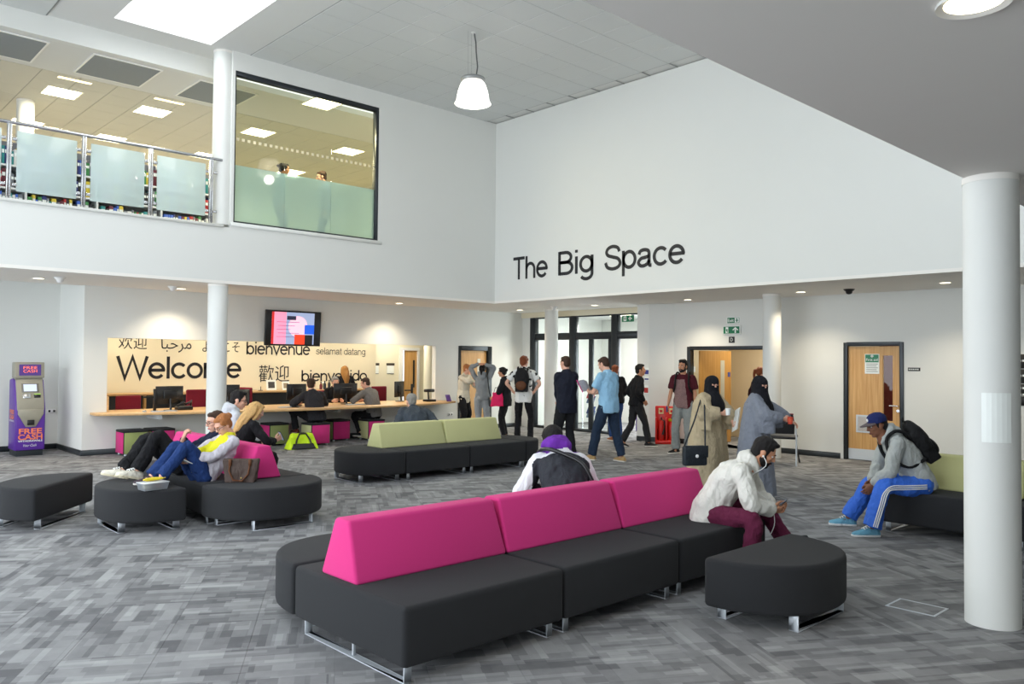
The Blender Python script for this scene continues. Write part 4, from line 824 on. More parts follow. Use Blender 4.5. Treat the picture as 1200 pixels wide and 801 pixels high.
s4 = thing('exit_sign', 'green hanging exit sign over the glazed entrance', 'sign', (GLX - .14, 11.62, 2.62)); MB().box((-.02, -.17, 0), (.0, .17, .15)).build('box', M_GREENSIGN, s4); MB().box((-.005, -.002, .15), (.0, .002, .2)).build('hanger', M_STEEL, s4)
MB().box((-.022, .04, .02), (-.0205, .12, .13)).build('white_panel', M_SIGNW, s4); MB().box((-.022, -.12, .06), (-.0205, -.02, .09)).box((-.022, -.08, .03), (-.0205, -.05, .12)).build('arrow', M_SIGNW, s4)
MB().box((-.0235, .07, .04), (-.0225, .09, .11)).box((-.0235, .05, .07), (-.0225, .11, .085)).build('running_figure', M_GREENSIGN, s4)
# notices on the pillar
for k, (yy, z0, z1, c, lab) in enumerate(((10.66, 1.42, 1.58, (50, 60, 140), 'blue and white notice on the pillar, upper of the two blue ones'), (10.66, 1.30, 1.40, (50, 60, 140), 'blue and white notice on the pillar just above the red one'), (10.67, 1.02, 1.20, (180, 50, 46), 'red and white fire notice on the pillar'))):
    t = thing('wall_notice', lab, 'notice', (13.98, yy, z0)); MB().box((-.006, -.06, 0), (0, .06, z1 - z0)).build('plate', M_SIGNW, t); MB().box((-.008, -.052, .02), (-.006, .052, z1 - z0 - .05)).build('print', mat('print_c%d' % (k // 2), c, .5), t)
# directory board at the right edge
t = thing('directory_board', 'black directory board with white wording on the wall past the white column', 'sign', (RWX - .001, 3.42, 1.08))
for k, (z0, z1) in enumerate(((.57, .79), (.34, .56), (.15, .33), (0, .14))): MB().box((-.012, -.34, z0), (0, .34, z1)).build('panel', M_BLACK, t, bevel=.002, seg=1)
for k, z in enumerate((.69, .46, .27, .17)):
    for q in range(3): MB().box((-.0135, .30 - q * .06 - .045, z - .014), (-.012, .30 - q * .06, z + .014)).build('white_wording', M_SIGNW, t)
# notice wrapped on the foreground column
pts = []
for k in range(7):
    a = math.radians(176 + k * 10); pts.append((.1685 * math.cos(a), .1685 * math.sin(a)))
t = MB(); n = len(pts); t.add([(p[0], p[1], 1.20) for p in pts] + [(p[0], p[1], 1.52) for p in pts], [(i, i + 1, n + i + 1, n + i) for i in range(n - 1)]); o = t.build('column_notice', M_SIGNW); o.location = (5.98, 1.72, 0); tag(o, 'white paper notice wrapped round the large white column', 'notice')
# fire point
fp = thing('fire_extinguisher_stand', 'red moulded fire extinguisher stand against the white pillar', 'fire point', (13.88, 10.07, 0), math.radians(-53))
soft(MB().box((-.23, .06, 0), (.23, .20, .78)), 'back_shell', M_RED, fp, .02, 2); soft(MB().box((-.23, -.14, 0), (.23, .07, .08)), 'base_tray', M_RED, fp, .02, 2)
for s in (-1, 0, 1): soft(MB().box((s * .21 - .02, -.12, .05), (s * .21 + .02, .07, .55)), 'divider', M_RED, fp, .01, 2)
for s in (-1, 1): MB().box((s * .11 - .05, .052, .62), (s * .11 + .05, .059, .74)).build('instruction_label', mat('cream_label', (226, 216, 160), .5), fp); MB().box((s * .11 - .03, .049, .65), (s * .11 + .03, .052, .70)).build('label_print', M_RED, fp)
for s, lab in ((-1, 'red fire extinguisher with black horn in the stand'), (1, 'red fire extinguisher with yellow band in the stand')):
    a = math.radians(-53); lx, ly = s * .105, -.035
    t = thing('fire_extinguisher', lab, 'extinguisher', (13.88 + lx * math.cos(a) - ly * math.sin(a), 10.07 + lx * math.sin(a) + ly * math.cos(a), .08), a)
    MB().lathe((0, 0, 0), [(.001, 0), (.065, 0), (.07, .02), (.07, .34), (.055, .39), (.02, .42), (.02, .45)], 20).build('cylinder', M_RED, t, smooth=True); MB().box((-.012, -.07, .45), (.012, .02, .475)).build('valve_handle', M_BLACK, t)
    if s < 0: MB().tube([(0, -.02, .44), (.06, -.06, .40), (.06, -.075, .25), (.03, -.08, .12)], [.012, .012, .012, .028], 8).build('hose_horn', M_BLACK, t, smooth=True)
    else: MB().lathe((0, 0, .395), [(.056, 0), (.066, .01), (.066, .05), (.03, .055)], 18).build('yellow_band', mat('yellow_paint', (214, 186, 40), .5), t, smooth=True)
# lobby: leaflet rack, free cash sign
t = thing('leaflet_rack', 'wire rack of red and blue leaflets behind the entrance glass', 'leaflet rack', (15.25, 13.35, 0)); MB().box((-.01, -.3, 0), (.01, -.28, 1.1)).box((-.01, .28, 0), (.01, .3, 1.1)).box((-.15, -.3, 0), (.15, .3, .03)).build('frame', M_STEEL, t)
for k, (z, c) in enumerate(((.78, (170, 40, 60)), (.66, (90, 110, 150)), (.40, (50, 70, 130)), (.30, (120, 140, 170)))):
    a = MB(); a.M = Matrix.Translation((-.05, 0, z)) @ Matrix.Rotation(.5, 4, 'Y'); a.box((-.01, -.12, 0), (.0, .12, .2)).build('leaflet', mat('leaflet_%d' % k, c, .5), t)
t = thing('free_cash_sign', 'tall purple and orange free cash sign in the entrance lobby', 'sign', (15.9, 12.25, 0)); soft(MB().box((-.06, -.16, 0), (.06, .16, 1.25)), 'body', M_PUR, t, .01, 2)
a = text('lettering', 'FREE CASH', M_OR, (-.062, -.12, .36), Matrix(((0, 0, -1), (0, -1, 0), (1, 0, 0))).to_4x4() @ Matrix.Rotation(0, 4, 'Z'), height=.2, width=.8, parent=t, bold=.03)
a.matrix_local = Matrix.Translation((-.062, -.10, .36)) @ Matrix(((0, 0, -1), (0, 1, 0), (1, 0, 0))).to_4x4()
# ---- bookshelf and books beyond the balcony
bs = thing('bookshelf', 'white library shelf unit standing behind the balcony glass', 'bookshelf', (2.0, 14.6, 3.75)); L = 4.2
for x in (0, 1.04, 2.09, 3.14, 4.17): MB().box((x, 0, 0), (x + .03, .34, 1.40)).build('upright', M_WHITEP, bs)
SHELF = (.0, .23, .59, .95)
for z in SHELF: MB().box((.03, .01, z), (4.17, .34, z + .03)).build('shelf', M_WHITEP, bs)
MB().box((.03, .32, 0), (4.17, .34, 1.40)).build('back_panel', mat('shelf_grey_back', (120, 122, 126), .7), bs)
CL = [('red', (170, 36, 42)), ('navy', (36, 48, 110)), ('black', (30, 30, 34)), ('white', (224, 224, 220)), ('teal', (40, 130, 130)), ('green', (60, 130, 70)), ('yellow', (214, 190, 60)), ('grey', (120, 124, 130)), ('blue', (60, 100, 190)), ('maroon', (96, 30, 44))]
bmesh_cache = {}
for r, z in enumerate(SHELF[1:]):
    x = .05
    while x < 4.1:
        w_ = random.choice((.035, .045, .055, .07)); h_ = random.choice((.22, .25, .27, .29)); ci = random.randrange(10)
        if any(abs(x + w_ / 2 - (u + .015)) < w_ / 2 + .02 for u in (1.04, 2.09, 3.14)): x += .06; continue
        if x + w_ > 4.14: break
        key = (w_, h_, ci)
        if key not in bmesh_cache: bmesh_cache[key] = (MB().box((0, 0, 0), (w_ - .003, .2, h_)).mesh('book', mat('book_cover_' + CL[ci][0], CL[ci][1], .6), bevel=.002, seg=1), MB().box((.004, -.001, h_ * .6), (w_ - .007, .0, h_ * .8)).mesh('spine_label', M_SIGNW))
        tt = thing('book', '%s spined book on the library shelf behind the balcony glass' % CL[ci][0], 'book', (2.0 + x, 14.64, 3.75 + z + .03), 0, 'books behind the balcony')
        link('cover', bmesh_cache[key][0], tt); link('spine_label', bmesh_cache[key][1], tt); x += w_
# ================================================================== PEOPLE: generator
V = Vector
def evaluated(me, voxel, smooth=2, factor=.5):
    o = bpy.data.objects.new('tmp', me); COL.objects.link(o)
    r = o.modifiers.new('r', 'REMESH'); r.mode = 'VOXEL'; r.voxel_size = voxel
    if smooth: s = o.modifiers.new('s', 'SMOOTH'); s.iterations = smooth; s.factor = factor
    dg = bpy.context.evaluated_depsgraph_get(); m2 = bpy.data.meshes.new_from_object(o.evaluated_get(dg))
    bpy.data.objects.remove(o); bpy.data.meshes.remove(me); return m2
def ripple(me, amp, scale, seed=0, stretch=(1, 1, 1)):
    if not amp: return
    off = V((seed * 3.1, seed * 1.7, seed * .9)); me.update()
    ns = [v.normal.copy() for v in me.vertices]
    for v, n in zip(me.vertices, ns):
        c = v.co; d = noise.noise(V((c.x * scale * stretch[0], c.y * scale * stretch[1], c.z * scale * stretch[2])) + off); v.co = c + n * (amp * d)
def fin(me, name, mats):
    me.materials.clear()
    for m in (mats if isinstance(mats, (list, tuple)) else [mats]): me.materials.append(m)
    for p in me.polygons: p.use_smooth = True
    me.name = name; me.update(); return me
def ring(c, ex, ey, rx, ry, n=16, e=2.3):
    out = []
    for i in range(n):
        a = 2 * math.pi * i / n; co, si = math.cos(a), math.sin(a)
        out.append(c + ex * (rx * math.copysign(abs(co) ** (2 / e), co)) + ey * (ry * math.copysign(abs(si) ** (2 / e), si)))
    return out
def cloth(name, col, rough=.9, var=.10, scale=30):
    key = 'cloth_' + name
    if key in MATS: return MATS[key]
    m = mat(key, col, rough, var=var, scale=scale, bump=.25, bscale=160, spec=.25); nt = m.node_tree; n = nt.nodes; pb = n['Principled BSDF']
    tc = n.new('ShaderNodeTexCoord'); mp = n.new('ShaderNodeMapping'); mp.inputs['Scale'].default_value = (1, 1, .55); nt.links.new(tc.outputs['Object'], mp.inputs[0])
    wz = n.new('ShaderNodeTexNoise'); wz.inputs['Scale'].default_value = 13; wz.inputs['Detail'].default_value = 3; wz.inputs['Distortion'].default_value = 1.6; nt.links.new(mp.outputs[0], wz.inputs['Vector'])
    bp = n.new('ShaderNodeBump'); bp.inputs['Strength'].default_value = .55; bp.inputs['Distance'].default_value = .035; nt.links.new(wz.outputs['Fac'], bp.inputs['Height'])   # soft creases
    old = pb.inputs['Normal'].links[0].from_node; nt.links.new(old.outputs[0], bp.inputs['Normal']); nt.links.new(bp.outputs[0], pb.inputs['Normal'])
    return m
def skin(name, col): return mat('skin_' + name, col, .55, var=.05, scale=25, spec=.4)
SK_L = skin('fair', (224, 172, 148)); SK_M = skin('olive', (196, 140, 108)); SK_B = skin('brown', (128, 84, 62)); SK_D = skin('dark', (84, 54, 42))
M_EYE = mat('eye_white', (226, 222, 216), .2, var=.01); M_IRIS = mat('eye_iris', (48, 34, 26), .15, var=.1)
LIPS = {}
def lips(sk):
    if sk.name not in LIPS: b = sk.node_tree.nodes['Principled BSDF']; LIPS[sk.name] = {'skin_fair': mat('lips_fair', (196, 112, 104), .5), 'skin_olive': mat('lips_olive', (164, 96, 84), .5), 'skin_brown': mat('lips_brown', (112, 62, 54), .5), 'skin_dark': mat('lips_dark', (84, 48, 46), .5)}[sk.name]
    return LIPS[sk.name]
def hair(name, col): return mat('hair_' + name, col, .6, var=.35, scale=60, bump=.6, bscale=240, spec=.3)
H_BLK = hair('black', (24, 20, 20)); H_BRN = hair('brown', (62, 42, 30)); H_AUB = hair('auburn', (128, 68, 38)); H_BLD = hair('blonde', (204, 164, 106)); H_GRY = hair('grey', (146, 142, 136)); H_GIN = hair('ginger_blonde', (170, 108, 60))

def make_head(female=False):
    b = MB(); j = .92 if female else 1.0
    b.ball((0, -.014, .032), (.074, .094, .090), n=24, k=16); b.ball((0, .018, -.030), (.058 * j, .066, .078), n=24, k=16)
    b.ball((0, .052, -.086), (.030 * j, .026, .022)); b.ball((0, .070, .030), (.048, .020, .016)); b.ball((-.038, .052, -.014), (.022, .026, .020)); b.ball((.038, .052, -.014), (.022, .026, .020))
    b.loft([ring(V((0, .084, .024)), V((1, 0, 0)), V((0, 1, 0)), .008, .010, 10), ring(V((0, .092, .0)), V((1, 0, 0)), V((0, 1, 0)), .010, .014, 10), ring(V((0, .096, -.018)), V((1, 0, 0)), V((0, 1, 0)), .016, .019, 10), ring(V((0, .090, -.030)), V((1, 0, 0)), V((0, 1, 0)), .014, .014, 10)])
    b.ball((0, .074, -.056), (.026, .016, .014))
    for s in (-1, 1): b.ball((s * .076, -.008, -.004), (.010, .020, .031)); b.ball((s * .072, -.004, -.03), (.008, .012, .012))
    nr = .050 if female else .058
    b.loft([ring(V((0, -.018, -.03)), V((1, 0, 0)), V((0, 1, 0)), nr, nr, 16, 2), ring(V((0, -.022, -.10)), V((1, 0, 0)), V((0, 1, 0)), nr * .97, nr, 16, 2), ring(V((0, -.032, -.19)), V((1, 0, 0)), V((0, 1, 0)), nr * 1.15, nr * 1.05, 16, 2)])
    me = evaluated(b.mesh('head'), .0062, 3)
    k = MB()  # features: 1 eye white, 2 iris, 3 brow, 4 lips
    for s in (-1, 1):
        k.ball((s * .031, .0705, .010), (.0130, .0100, .0075), 1, 12, 8); k.ball((s * .031, .0785, .010), (.0062, .0035, .0062), 2, 10, 6)
        k.tube([(s * .014, .090, .029), (s * .030, .088, .034), (s * .047, .076, .029)], [.003, .0042, .0025], 6, 3); k.tube([(s * .018, .083, .017), (s * .031, .086, .0195), (s * .045, .077, .016)], [.002, .0028, .002], 6, 0)
    k.tube([(-.022, .080, -.055), (0, .0905, -.0525), (.022, .080, -.055)], [.003, .0055, .003], 8, 4); k.tube([(-.019, .080, -.060), (0, .0895, -.062), (.019, .080, -.060)], [.003, .006, .003], 8, 4)
    fm = k.mesh('face', smooth=True)
    bm = bmesh.new(); bm.from_mesh(me); bm.from_mesh(fm); m3 = bpy.data.meshes.new('head_base'); bm.to_mesh(m3); bm.free(); return m3
HEADS = {False: make_head(False), True: make_head(True)}
def make_hand(curl, thumb=.35):
    b = MB(); X, Y, Z = V((1, 0, 0)), V((0, 1, 0)), V((0, 0, 1))
    b.loft([ring(V((0, -.05, 0)), X, Z, .026, .020, 12), ring(V((0, 0, 0)), X, Z, .028, .019, 12), ring(V((0, .035, -.002)), X, Z, .038, .017, 12), ring(V((0, .075, -.002)), X, Z, .042, .014, 12), ring(V((0, .094, -.003)), X, Z, .038, .011, 12)])
    for i, (x, L, r) in enumerate(((-.0315, .074, .0090), (-.0105, .082, .0093), (.0105, .076, .0090), (.0305, .060, .0080))):
        p = V((x, .085, -.002)); a = 0; pts = [p.copy()]; fan = (x) * 1.6
        for s, fr in enumerate((.45, .31, .24)):
            a += curl[s] * (1 + .06 * i); p = p + V((fan * math.cos(a) * L * fr, math.cos(a) * L * fr, -math.sin(a) * L * fr)); pts.append(p.copy())
        b.tube(pts, [r, r * .97, r * .9, r * .72], 8)
    b.tube([(-.022, .02, -.004), (-.045, .045, -.012 - .01 * thumb), (-.058 + .02 * thumb, .075, -.018 - .03 * thumb), (-.055 + .03 * thumb, .102, -.022 - .045 * thumb)], [.014, .0125, .0105, .008], 8)
    return evaluated(b.mesh('hand'), .0045, 2)
HANDS = {'relaxed': make_hand((.35, .45, .35)), 'grip': make_hand((.85, 1.0, .6), 1.0), 'flat': make_hand((.08, .12, .1), .1), 'hold': make_hand((.55, .75, .5), .8)}
def ik(a, t, l1, l2, pole):
    d = t - a; L = d.length
    if L > (l1 + l2) * .998: t = a + d * ((l1 + l2) * .998 / L); d = t - a; L = d.length
    if L < abs(l1 - l2) + .02: L = abs(l1 - l2) + .02
    u = d.normalized(); c = max(-1, min(1, (l1 * l1 + L * L - l2 * l2) / (2 * l1 * L))); p = pole - u * pole.dot(u)
    p = p.normalized() if p.length > 1e-5 else u.orthogonal().normalized()
    return a + u * (l1 * c) + p * (l1 * math.sqrt(max(0, 1 - c * c))), t
def rotm(pitch=0, roll=0, yaw=0):  # pitch>0 leans forward (+y), roll>0 leans to +x, yaw>0 turns to the left
    return Matrix.Rotation(math.radians(yaw), 3, 'Z') @ Matrix.Rotation(math.radians(roll), 3, 'Y') @ Matrix.Rotation(-math.radians(pitch), 3, 'X')
CAST = []
class Body: pass
def skeleton(P):
    B = Body(); g = P.get
    B.pel = V(g('pelvis', (0, 0, .95))); R1 = rotm(g('lean', 2), g('side', 0), g('hipyaw', 0)); Rp = rotm(g('peltilt', g('lean', 2) * .5), 0, g('hipyaw', 0)); R2 = rotm(g('lean', 2) + g('hunch', 6), g('side', 0), g('hipyaw', 0) + g('twist', 0))
    B.Rp, B.R1, B.R2 = Rp, R1, R2
    B.waist = B.pel + R1 @ V((0, -.005, .14)); B.chest = B.waist + R1 @ V((0, .005, .17)); B.neck = B.chest + R2 @ V((0, -.005, .235))
    B.Rh = rotm(g('headpitch', 0), g('headroll', 0), g('hipyaw', 0) + g('twist', 0) + g('headyaw', 0))
    nk = rotm((g('lean', 2) + g('hunch', 6) + g('headpitch', 0)) * .5 + g('neckfwd', 8), g('headroll', 0) * .5, g('hipyaw', 0) + g('twist', 0))
    B.head = B.neck + nk @ V((0, .012, .085)) + B.Rh @ V((0, .012, .045))
    B.limb = {}
    for s, k in ((1, 'r'), (-1, 'l')):
        sh = B.chest + R2 @ V((s * g('shw', .168), -.005, .150 + g('shrug', 0)))
        tw = V(g('wrist_' + k, (s * .25, .03, .80))); pole = V(g('elbow_' + k, (s * .5, -1, -.1)))
        el, wr = ik(sh, tw, .285, .25, pole)
        hp = B.pel + Rp @ V((s * .088, 0, -.035)); ta = V(g('ankle_' + k, (s * .10, 0, .085))); kp = V(g('knee_' + k, (s * .15, 1, 0)))
        kn, an = ik(hp, ta, .43, .42, kp)
        B.limb[k] = (sh, el, wr, hp, kn, an)
    return B
def tube_pts(b, pts, rad, n=12, flat=1.0):
    # smooth tube through the points with interpolated radii
    P = []; Rr = []
    for i in range(len(pts) - 1):
        p0 = pts[max(0, i - 1)]; p1 = pts[i]; p2 = pts[i + 1]; p3 = pts[min(len(pts) - 1, i + 2)]
        for q in range(4):
            t = q / 4; P.append(.5 * ((2 * p1) + (p2 - p0) * t + (2 * p0 - 5 * p1 + 4 * p2 - p3) * t * t + (3 * p1 - p0 - 3 * p2 + p3) * t ** 3)); Rr.append(rad[i] * (1 - t) + rad[i + 1] * t)
    P.append(pts[-1]); Rr.append(rad[-1]); b.tube(P, Rr, n)
def mixp(a, b, t): return a * (1 - t) + b * t
def torso_rings(B, rows):
    # rows: (where, t, rx, ry, fwd) along pelvis(0) waist(1) chest(2) neck(3)
    out = []; C4 = [B.pel, B.waist, B.chest, B.neck]; RR = [B.Rp, B.R1, B.R2, B.R2]
    for (t, rx, ry, fo) in rows:
        if t < 0: c = B.pel + B.Rp @ V((0, 0, t * .14)); R = B.Rp
        else:
            i = min(2, int(t)); fr = t - i; c = mixp(C4[i], C4[i + 1], fr); R = RR[i].to_quaternion().slerp(RR[i + 1].to_quaternion(), max(0.0, min(1.0, fr))).to_matrix()
        out.append(ring(c + R @ V((0, fo, 0)), R @ V((1, 0, 0)), R @ V((0, 1, 0)), rx, ry, 18))
    return out
def hand_matrix(wr, fdir, palm, left):
    y = fdir.normalized(); z = -(palm - y * palm.dot(y)); z = z.normalized() if z.length > 1e-4 else y.orthogonal().normalized(); x = y.cross(z)
    M = Matrix((x, y, z)).transposed().to_4x4(); M.translation = wr
    return M @ Matrix.Diagonal((-1, 1, 1, 1)) if left else M
def add_mesh(bm, me, M, mi=None):
    n0 = len(bm.verts); f0_ = len(bm.faces); bm.from_mesh(me); bm.verts.ensure_lookup_table(); bm.faces.ensure_lookup_table()
    flip = M.determinant() < 0
    for v in bm.verts[n0:]: v.co = M @ v.co
    for f in bm.faces[f0_:]:
        if mi is not None: f.material_index = mi
        if flip: f.normal_flip()
        f.smooth = True
def person(label, pos, face, height, P, sk=SK_M, hr=H_BLK, hair_style='short', top=None, low=None, shoes=(30, 30, 32), female=False, fine=False, sole=(225, 222, 214), build=1.0, brow=None, seed=1, z=0.0):
    """face = (fx, fy) world direction the pelvis faces; local +y"""
    t = thing('person', label, 'person', (pos[0], pos[1], z), math.atan2(-face[0], face[1])); S = height / 1.75; t.scale = (S, S, S); B = skeleton(P); w = build
    vb = .012 if fine else .016; vc = .0095 if fine else .0135
    # --- body: one mesh of torso, limbs, head and hands
    b = MB(); fk = .94 if female else 1.0
    b.loft(torso_rings(B, [(-.5, .10 * w, .08 * w, 0), (.0, .145 * w, .095 * w, 0), (1, .125 * w * fk, .085 * w, 0), (2, .145 * w, .095 * w, .0), (2.45, .15 * w, .088 * w, 0), (2.8, .10 * w, .065, 0), (3.05, .05, .05, -.005)]))
    for k in 'rl':
        sh, el, wr, hp, kn, an = B.limb[k]
        b_sh = mixp(sh, B.neck, .25); tube_pts(b, [b_sh, sh, mixp(sh, el, .5), el, mixp(el, wr, .35), wr], [.045 * w, .050 * w, .044 * w, .036 * w, .037 * w, .024])
        tube_pts(b, [mixp(hp, B.pel, .3), hp, mixp(hp, kn, .5), kn, mixp(kn, an, .3), an + V((0, 0, .0))], [.07 * w, .075 * w, .068 * w, .050 * w, .050 * w, .034])
        b.ball(tuple(an + V((0, .03, -.03))), (.03, .06, .03))
    bm_ = evaluated(b.mesh('b'), vb, 3); bm = bmesh.new(); add_mesh(bm, bm_, Matrix.Identity(4), 0); bpy.data.meshes.remove(bm_)
    HM = B.Rh.to_4x4(); HM.translation = B.head; add_mesh(bm, HEADS[female], HM)
    for k in 'rl':
        sh, el, wr, hp, kn, an = B.limb[k]; left = k == 'l'
        fd = V(P['hdir_' + k]) if 'hdir_' + k in P else (wr - el); pn = V(P['palm_' + k]) if 'palm_' + k in P else (V((1 if left else -1, 0, 0)) if abs((wr - el).normalized().x) < .8 else V((0, -1, 0)))
        add_mesh(bm, HANDS[P.get('hand_' + k, 'relaxed')], hand_matrix(wr, fd, pn, left), 0)
        B.limb[k] = (sh, el, wr, hp, kn, an)
    me = bpy.data.meshes.new('body'); bm.to_mesh(me); bm.free()
    for m in (sk, M_EYE, M_IRIS, brow or hr, lips(sk)): me.materials.append(m)
    for p in me.polygons: p.use_smooth = True
    link('body', me, t)
    # --- lower garment
    if low:
        L = low; b = MB(); lo = L.get('loose', 0); lm = L['mat']
        b.loft(torso_rings(B, [(-.62, .115 * w + lo * .5, .095 * w + lo * .5, -.005), (-.3, .160 * w + lo * .4, .118 * w + lo * .4, -.008), (.1, .165 * w, .118 * w, -.005), (.6, .148 * w, .108 * w, 0), (.8, .14 * w, .10 * w, 0)]))
        for k in 'rl':
            sh, el, wr, hp, kn, an = B.limb[k]; cu = L.get('cuff', .066); end = mixp(kn, an, L.get('len', .97))
            tube_pts(b, [mixp(hp, B.pel, .35), hp, mixp(hp, kn, .45), kn, mixp(kn, an, .4), end], [.085 * w, .096 * w + lo, .086 * w + lo, .066 * w + lo, .062 * w + lo * 1.2, cu + lo])
        m2 = evaluated(b.mesh('b'), vc, 2); ripple(m2, .014 + lo * .2, 9, seed, (1, 1, .6)); ripple(m2, .007, 24, seed + 2); link(L.get('name', 'trousers'), fin(m2, 'trousers', lm), t)
        if L.get('stripes'):
            for k in 'rl':
                sh, el, wr, hp, kn, an = B.limb[k]; s = 1 if k == 'r' else -1
                for q in (-.018, 0, .018):
                    pts = []
                    for tt_, (a0, a1, f) in enumerate([(hp, kn, .1), (hp, kn, .35), (hp, kn, .65), (hp, kn, .97), (kn, an, .15), (kn, an, .4), (kn, an, .7), (kn, an, .95)]):
                        c = mixp(a0, a1, f); dr = (a1 - a0).normalized(); o_ = V((s, 0, 0)) - dr * dr.x * s; o_ = o_.normalized(); sd = dr.cross(o_).normalized(); rr = (.1 + lo if f < .5 and a0 is hp else .082 + lo) * w * .98
                        pts.append(c + o_ * rr + sd * q)
                    st = MB(); tube_pts(st, pts, [.006] * len(pts), 6); st.build('stripe', M_WHITEP, t, smooth=True)
    # --- upper garment
    if top:
        T = top; b = MB(); lo = T.get('loose', 0); hem = T.get('hem', -.55); fe = T.get('chest', 0)
        rows = [(hem, .158 * w + lo * 1.1, .118 * w + lo * 1.1, -.004), (hem * .5, .166 * w + lo, .125 * w + lo, -.004), (.2, .165 * w + lo, .123 * w + lo, 0), (1, .150 * w * fk + lo, .108 * w + lo, 0), (1.7, .165 * w * fk + lo, .115 * w + lo + fe * .5, fe), (2.1, .172 * w + lo * .8, .118 * w + lo * .7 + fe * .6, fe), (2.45, .172 * w + lo * .5, .106 * w + lo * .5, 0), (2.72, .135 * w + lo * .3, .088 * w + lo * .3, -.004), (2.92, .088 + lo * .2, .072 + lo * .2, -.006), (3.10, T.get('collar', .060), T.get('collar', .060), -.004)]
        b.loft(torso_rings(B, rows))
        for k in 'rl':
            sh, el, wr, hp, kn, an = B.limb[k]; sh2 = mixp(sh, B.neck, .55) - B.R2 @ V((0, 0, .035))
            sl = T.get('sleeve', 'long'); sw = T.get('sleevew', 0) + lo * .6
            if sl == 'long': tube_pts(b, [sh2, sh, mixp(sh, el, .5), el, mixp(el, wr, .45), mixp(el, wr, .96)], [.056 * w, .058 * w + sw * .7, .059 * w + sw, .052 * w + sw, .049 * w + sw, T.get('cuff', .038) + sw * .5])
            else: tube_pts(b, [sh2, sh, mixp(sh, el, .4), mixp(sh, el, .75)], [.056 * w, .058 * w + sw * .7, .062 * w + sw, .066 * w + sw])
        if T.get('hood'):
            c = B.neck + B.R2 @ V((0, -.05, .02)); hs = T['hood']
            Rn = B.R2.to_quaternion().slerp(B.Rh.to_quaternion(), .35).to_matrix()
            tube_pts(b, [B.neck + Rn @ V(p) * hs for p in ((.035, .085, -.035), (.075, .05, .0), (.088, -.015, .035), (.062, -.075, .045), (0, -.098, .045), (-.062, -.075, .045), (-.088, -.015, .035), (-.075, .05, .0), (-.035, .085, -.035))], [.016 * hs, .026 * hs, .034 * hs, .044 * hs, .048 * hs, .044 * hs, .034 * hs, .026 * hs, .016 * hs])
            b.loft([ring(B.neck + Rn @ V((0, -.012, -.03)) * hs, Rn @ V((1, 0, 0)), Rn @ V((0, 1, 0)), .085 * hs, .085 * hs, 16), ring(B.neck + Rn @ V((0, -.015, .035)) * hs, Rn @ V((1, 0, 0)), Rn @ V((0, 1, 0)), .080 * hs, .080 * hs, 16)])
            b.ball(tuple(B.neck + Rn @ V((0, -.085, .0)) * hs), (.105 * hs, .062 * hs, .080 * hs), n=18, k=12); b.ball(tuple(B.neck + B.R2 @ V((0, -.10, -.05)) * hs), (.100 * hs, .052 * hs, .075 * hs))
        m2 = evaluated(b.mesh('b'), vc, 2); ripple(m2, T.get('fold', .016), T.get('fscale', 11), seed + 5, (1, 1, .7)); ripple(m2, .008, 24, seed + 9, (1, 1, .6))
        to = link(T.get('name', 'top'), fin(m2, 'top', T['mat']), t)
        if T.get('zones'):
            T['zones'](B, m2)
    # --- shoes
    sm = cloth('shoe_%d_%d_%d' % tuple(shoes), tuple(shoes), .6) if shoes else None
    if shoes:
        for k in 'rl':
            s = 1 if k == 'r' else -1; an = B.limb[k][5]; fy = math.radians(P.get('toe_' + k, -8 * s)); fpi = math.radians(P.get('footpitch_' + k, 0))
            M = Matrix.Translation(an) @ Matrix.Rotation(fy, 4, 'Z') @ Matrix.Rotation(fpi, 4, 'X'); fs = .93 if female else 1.0
            prof_ = [(-.078, .026, .060), (-.06, .034, .085), (-.02, .038, .095), (.03, .038, .088), (.08, .043, .068), (.13, .045, .055), (.165, .038, .046), (.188, .020, .036)]
            b = MB(); b.M = M @ Matrix.Scale(fs, 4)
            b.loft([[V((x_ * .0 + wx * math.cos(a), y_, -.064 + max(0, math.sin(a)) * (h_ - .014) + min(0, math.sin(a)) * .012)) for a in [2 * math.pi * i / 14 for i in range(14)]] for x_, (y_, wx, h_) in enumerate(prof_)])
            so = b.build('shoe', sm, t, smooth=True)
            b = MB(); b.M = M @ Matrix.Scale(fs, 4); b.loft([[V((wx_ * (wx + .004), y_ * 1.02, zz)) for wx_, zz in ((-1, -.084), (1, -.084), (1, -.062), (-1, -.062))] for (y_, wx, h_) in prof_])
            b.build('sole', cloth('sole_%d_%d_%d' % tuple(sole), tuple(sole), .7), so, bevel=.004, seg=1)
            if P.get('laces'):
                b = MB(); b.M = M
                for q in range(4): b.tube([(-.03, .01 + q * .022, .022 - q * .010), (0, .014 + q * .022, .034 - q * .010), (.03, .02 + q * .022, .022 - q * .010)], .005, 6)
                b.build('laces', M_WHITEP, so, smooth=True)
    # --- hair
    HMs = HM.copy()
    def hmesh(b, vox=.009, amp=.006, sc=30, st=(1, 1, .35), name='hair', m=None):
        b2 = b.mesh('h'); m2 = evaluated(b2, vox if fine else vox * 1.25, 2); ripple(m2, amp, sc, seed, st); 
        for v in m2.vertices: v.co = HMs @ v.co
        return link(name, fin(m2, 'hair', m or hr), t)
